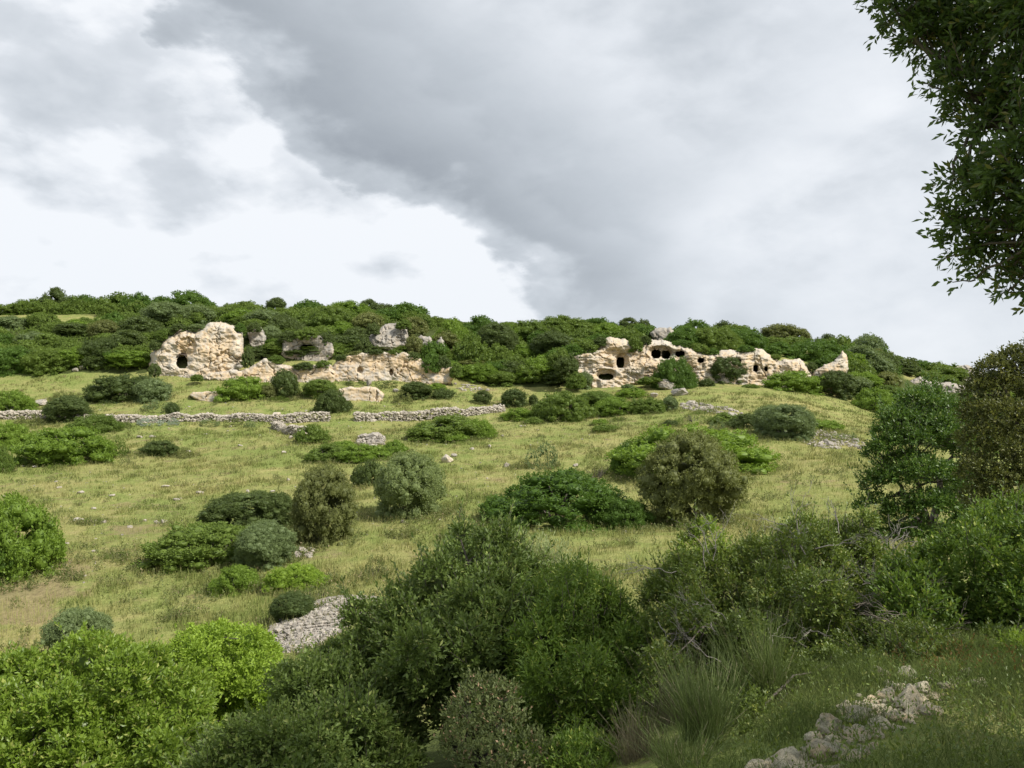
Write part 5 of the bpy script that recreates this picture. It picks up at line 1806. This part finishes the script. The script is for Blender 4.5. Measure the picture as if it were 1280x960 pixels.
# broom: hundreds of thin upright green stems
def broom(px, Y, wpx, hpx, n, label, seed, mat='broom', dead=0):
    rg = np.random.default_rng(seed)
    bx = (px - 640) / F * Y
    bz = float(H(bx, Y))
    r = wpx * Y / F / 2
    hh = hpx * Y / F
    a = rg.uniform(0, 2 * PI, n)
    q = np.sqrt(rg.random(n))
    x0, y0 = np.cos(a) * q * r * 0.45, np.sin(a) * q * r * 0.45
    ex, ey = np.cos(a) * q * r, np.sin(a) * q * r
    hgt = hh * rg.uniform(0.4, 1.15, n) * (1 - 0.3 * q)
    ex = ex + rg.normal(0, 0.10 * hh, n)
    ey = ey + rg.normal(0, 0.10 * hh, n)
    nt_ = rg.integers(9, 13)
    ta = rg.uniform(0, 2 * PI, nt_)
    tr = rg.random(nt_) * r * 0.55
    ti = rg.integers(0, nt_, n)
    x0 = np.cos(ta[ti]) * tr[ti] + rg.normal(0, 0.03, n)
    y0 = np.sin(ta[ti]) * tr[ti] + rg.normal(0, 0.03, n)
    ex = x0 * 1.9 + rg.normal(0, 0.12 * hh + 0.03, n)
    ey = y0 * 1.9 + rg.normal(0, 0.12 * hh + 0.03, n)
    sa = rg.uniform(0, PI, n)
    sd = np.stack([np.cos(sa), np.sin(sa), np.zeros(n)], -1)
    rows = []
    seg = 4
    for k in range(seg + 1):
        s = k / seg
        c = np.stack([x0 + (ex - x0) * s ** 1.5 + rg.normal(0, 0.008, n), y0 + (ey - y0) * s ** 1.5 + rg.normal(0, 0.008, n), hgt * s - 0.03], -1)
        wd = 0.0024 * (1 - 0.6 * s)
        rows.append((c - sd * wd, c + sd * wd))
    Q = np.stack([np.stack([rows[k][0], rows[k][1], rows[k + 1][1], rows[k + 1][0]], 1) for k in range(seg)], 1).reshape(-1, 4, 3)
    root = empty('broom_plant', (bx, Y, bz), label, 'broom')
    link('stems', quads_mesh('stems', Q, rg), LM[mat], root)
    return root


broom(885, 5.7, 140, 112, 900, 'broom plant with thin upright green stems at the bottom centre right', 61)
broom(800, 5.8, 120, 80, 320, 'browner dry broom plant left of the tall green broom', 62, 'dry')
broom(955, 6.3, 120, 130, 600, 'thin green broom plant behind the tall one, near the tumbled rocks', 63)
broom(835, 7.0, 80, 125, 220, 'dark dry broom plant between the feathery shrub and the tangled one', 64, 'dry')
broom(850, 5.1, 120, 70, 350, 'low green broom plant at the bottom edge beside the small green shrub', 65)
plant('shrub', 'dark leafy shrub in the gap between the broom and the tumbled rocks', 'shrub', (1.9, 5.9),
      fill([(930, 870), (960, 835), (1010, 825), (1060, 815), (1125, 822), (1100, 850), (1050, 876), (1010, 905), (972, 945), (900, 990), (850, 990), (880, 930)], 44, (11, 22), 6.9, 5.2, 25, 0.4),
      LM['tangle'], 8500, 7, 0.08, 0.030, 0.015, 25, updir=0.5, core=0.3, ntw=120, r0=0.012, wood=TWIG)

plant('shrub', 'low leafy growth along the upper side of the tumbled rocks at the right', 'shrub', (3.4, 6.9),
      fill([(1040, 830), (1060, 790), (1120, 780), (1200, 790), (1290, 800), (1360, 810), (1360, 850), (1250, 840), (1180, 835), (1110, 835), (1070, 850)], 40, (12, 22), 7.4, 6.3, 26, 0.4),
      LM['tangle'], 7000, 7, 0.09, 0.032, 0.015, 26, updir=0.6, core=0.2, ntw=120, r0=0.012, wood=TWIG, shoots=150, shl=0.25)
# rocks of the tumbled wall at the lower right
RK = [(985, 965, 66, 30), (1032, 948, 50, 30), (955, 972, 46, 20), (1040, 918, 42, 32), (1016, 930, 28, 20), (1072, 902, 36, 20), (1060, 922, 28, 14), (1140, 884, 42, 32),
      (1152, 868, 30, 22), (1138, 852, 30, 20), (1108, 874, 30, 18), (1165, 892, 28, 14), (1118, 900, 28, 12), (1098, 890, 24, 12), (1100, 846, 26, 14),
      (1186, 862, 26, 12), (1088, 880, 24, 12), (1222, 858, 26, 12), (1172, 846, 22, 12), (1080, 925, 20, 9), (1010, 985, 50, 24), (1122, 862, 20, 12), (1058, 890, 22, 14),
      (1205, 846, 22, 12)]
for k, (px, row, w, h) in enumerate(RK):
    lab = 'rough lichen grey rock in the tumbled wall at the bottom right'
    gr = 'rocks of the tumbled wall'
    w, h = w * 1.15, h * 1.2
    if k == 0:
        lab, gr = 'large flat rock at the bottom edge, lower left end of the tumbled wall', None
    if k == 1:
        lab, gr = 'rounded rock at the bottom edge, second in the tumbled wall', None
    if k == 7:
        lab, gr = 'largest grey rock halfway up the tumbled wall among the grass', None
    boulder(px, row, None, w, h, lab, gr, seed=80 + k, name='rock', cat='rock', mat=NEARROCK, bury=0.16)
rubble('pebbles', [(970, 975), (1020, 912), (1090, 850), (1180, 835), (1200, 855), (1130, 905), (1050, 960)], 170, 0.028, None, None, seed=14, kind='stuff', mat=NEARROCK,
       base=ICO2)
# low leafy weeds and rusty fern among the rocks
rg = np.random.default_rng(41)


def weeds(name, pxr, n, mat, hh, ll, lw, seed, nl=6):
    rg = np.random.default_rng(seed)
    P = hits(rg.uniform(pxr[0], pxr[2], n), rg.uniform(pxr[1], pxr[3], n))
    A = nrm_(rg.normal(0, 0.5, P.shape) + np.array([0, 0, 1.0]))
    Q = sprig_leaves(P, A, np.full(len(P), hh), nl, ll, lw, rg)
    return tag(link(name, quads_mesh(name, Q, rg), mat), kind='stuff')


weeds('weeds', (900, 825, 1290, 970), 950, LM['tangle'], 0.15, 0.03, 0.012, 42)
weeds('fern_patch', (1110, 815, 1280, 850), 90, leaf_mat('leaf_rusty', (0.10, 0.06, 0.02), (0.22, 0.13, 0.04)), 0.16, 0.03, 0.010, 43, 9)

# herbs and low weeds in the meadow, thickest round the feet of the bushes
rg = np.random.default_rng(51)
WP = []
for o in list(COL.objects):
    if o.get('category') in ('bush', 'sapling') and o.location.y < 118 and o.location.y > 18:
        sc = o.children[0].scale if o.children else o.scale
        m = int(8 + 10 * sc.x)
        a = rg.uniform(0, 2 * PI, m)
        r = rg.uniform(0.85, 1.25, m)
        WP.append(np.stack([o.location.x + np.cos(a) * r * sc.x, o.location.y + np.sin(a) * r * sc.y], -1))
gy = 20 + 100 * rg.random(9000) ** 1.1
gx = rg.uniform(-40, 1150, 9000)
X = (gx - 640) / F * gy
k = (n2(X, gy, 0.35, 80, 3) + rg.random(9000) * 0.22) > 0.66
WP.append(np.stack([X[k], gy[k]], -1))
WP = np.concatenate(WP)
m = 5
WP = np.repeat(WP, m, 0) + rg.normal(0, 0.16, (len(WP) * m, 2))
Z = H(WP[:, 0], WP[:, 1])
O = np.stack([WP[:, 0], WP[:, 1], Z], -1)
A = nrm_(rg.normal(0, 0.45, O.shape) + np.array([0, 0, 1.0]))
L = rg.uniform(0.12, 0.5, len(O))
Q = sprig_leaves(O, A, L, 7, 0.13, 0.055, rg)
tag(link('meadow_herbs', quads_mesh('meadow_herbs', Q, rg), leaf_mat('leaf_herbs', (0.085, 0.115, 0.030), (0.24, 0.25, 0.10), (0.34, 0.27, 0.16))), kind='stuff')

# taller pale stalks standing over the meadow
rg = np.random.default_rng(52)
N = 60000
gy = 22 + 70 * rg.random(N) ** 1.4
gx = rg.uniform(-40, 1150, N)
X = (gx - 640) / F * gy
k = (n2(X, gy, 0.5, 90, 3) + rg.random(N) * 0.25) > 0.60
X, Y = X[k], gy[k]
Q, sg = blades(X, Y, H(X, Y), rg.uniform(0.3, 0.62, len(X)), 0.006 + 0.00035 * Y, rg, 0.5, 2)
tag(link('tall_grass', quads_mesh('tall_grass', Q, rg), leaf_mat('stalks', (0.20, 0.215, 0.075), (0.40, 0.39, 0.16), None, 0.8, 0.35, 0.1, 0.6)), kind='stuff')
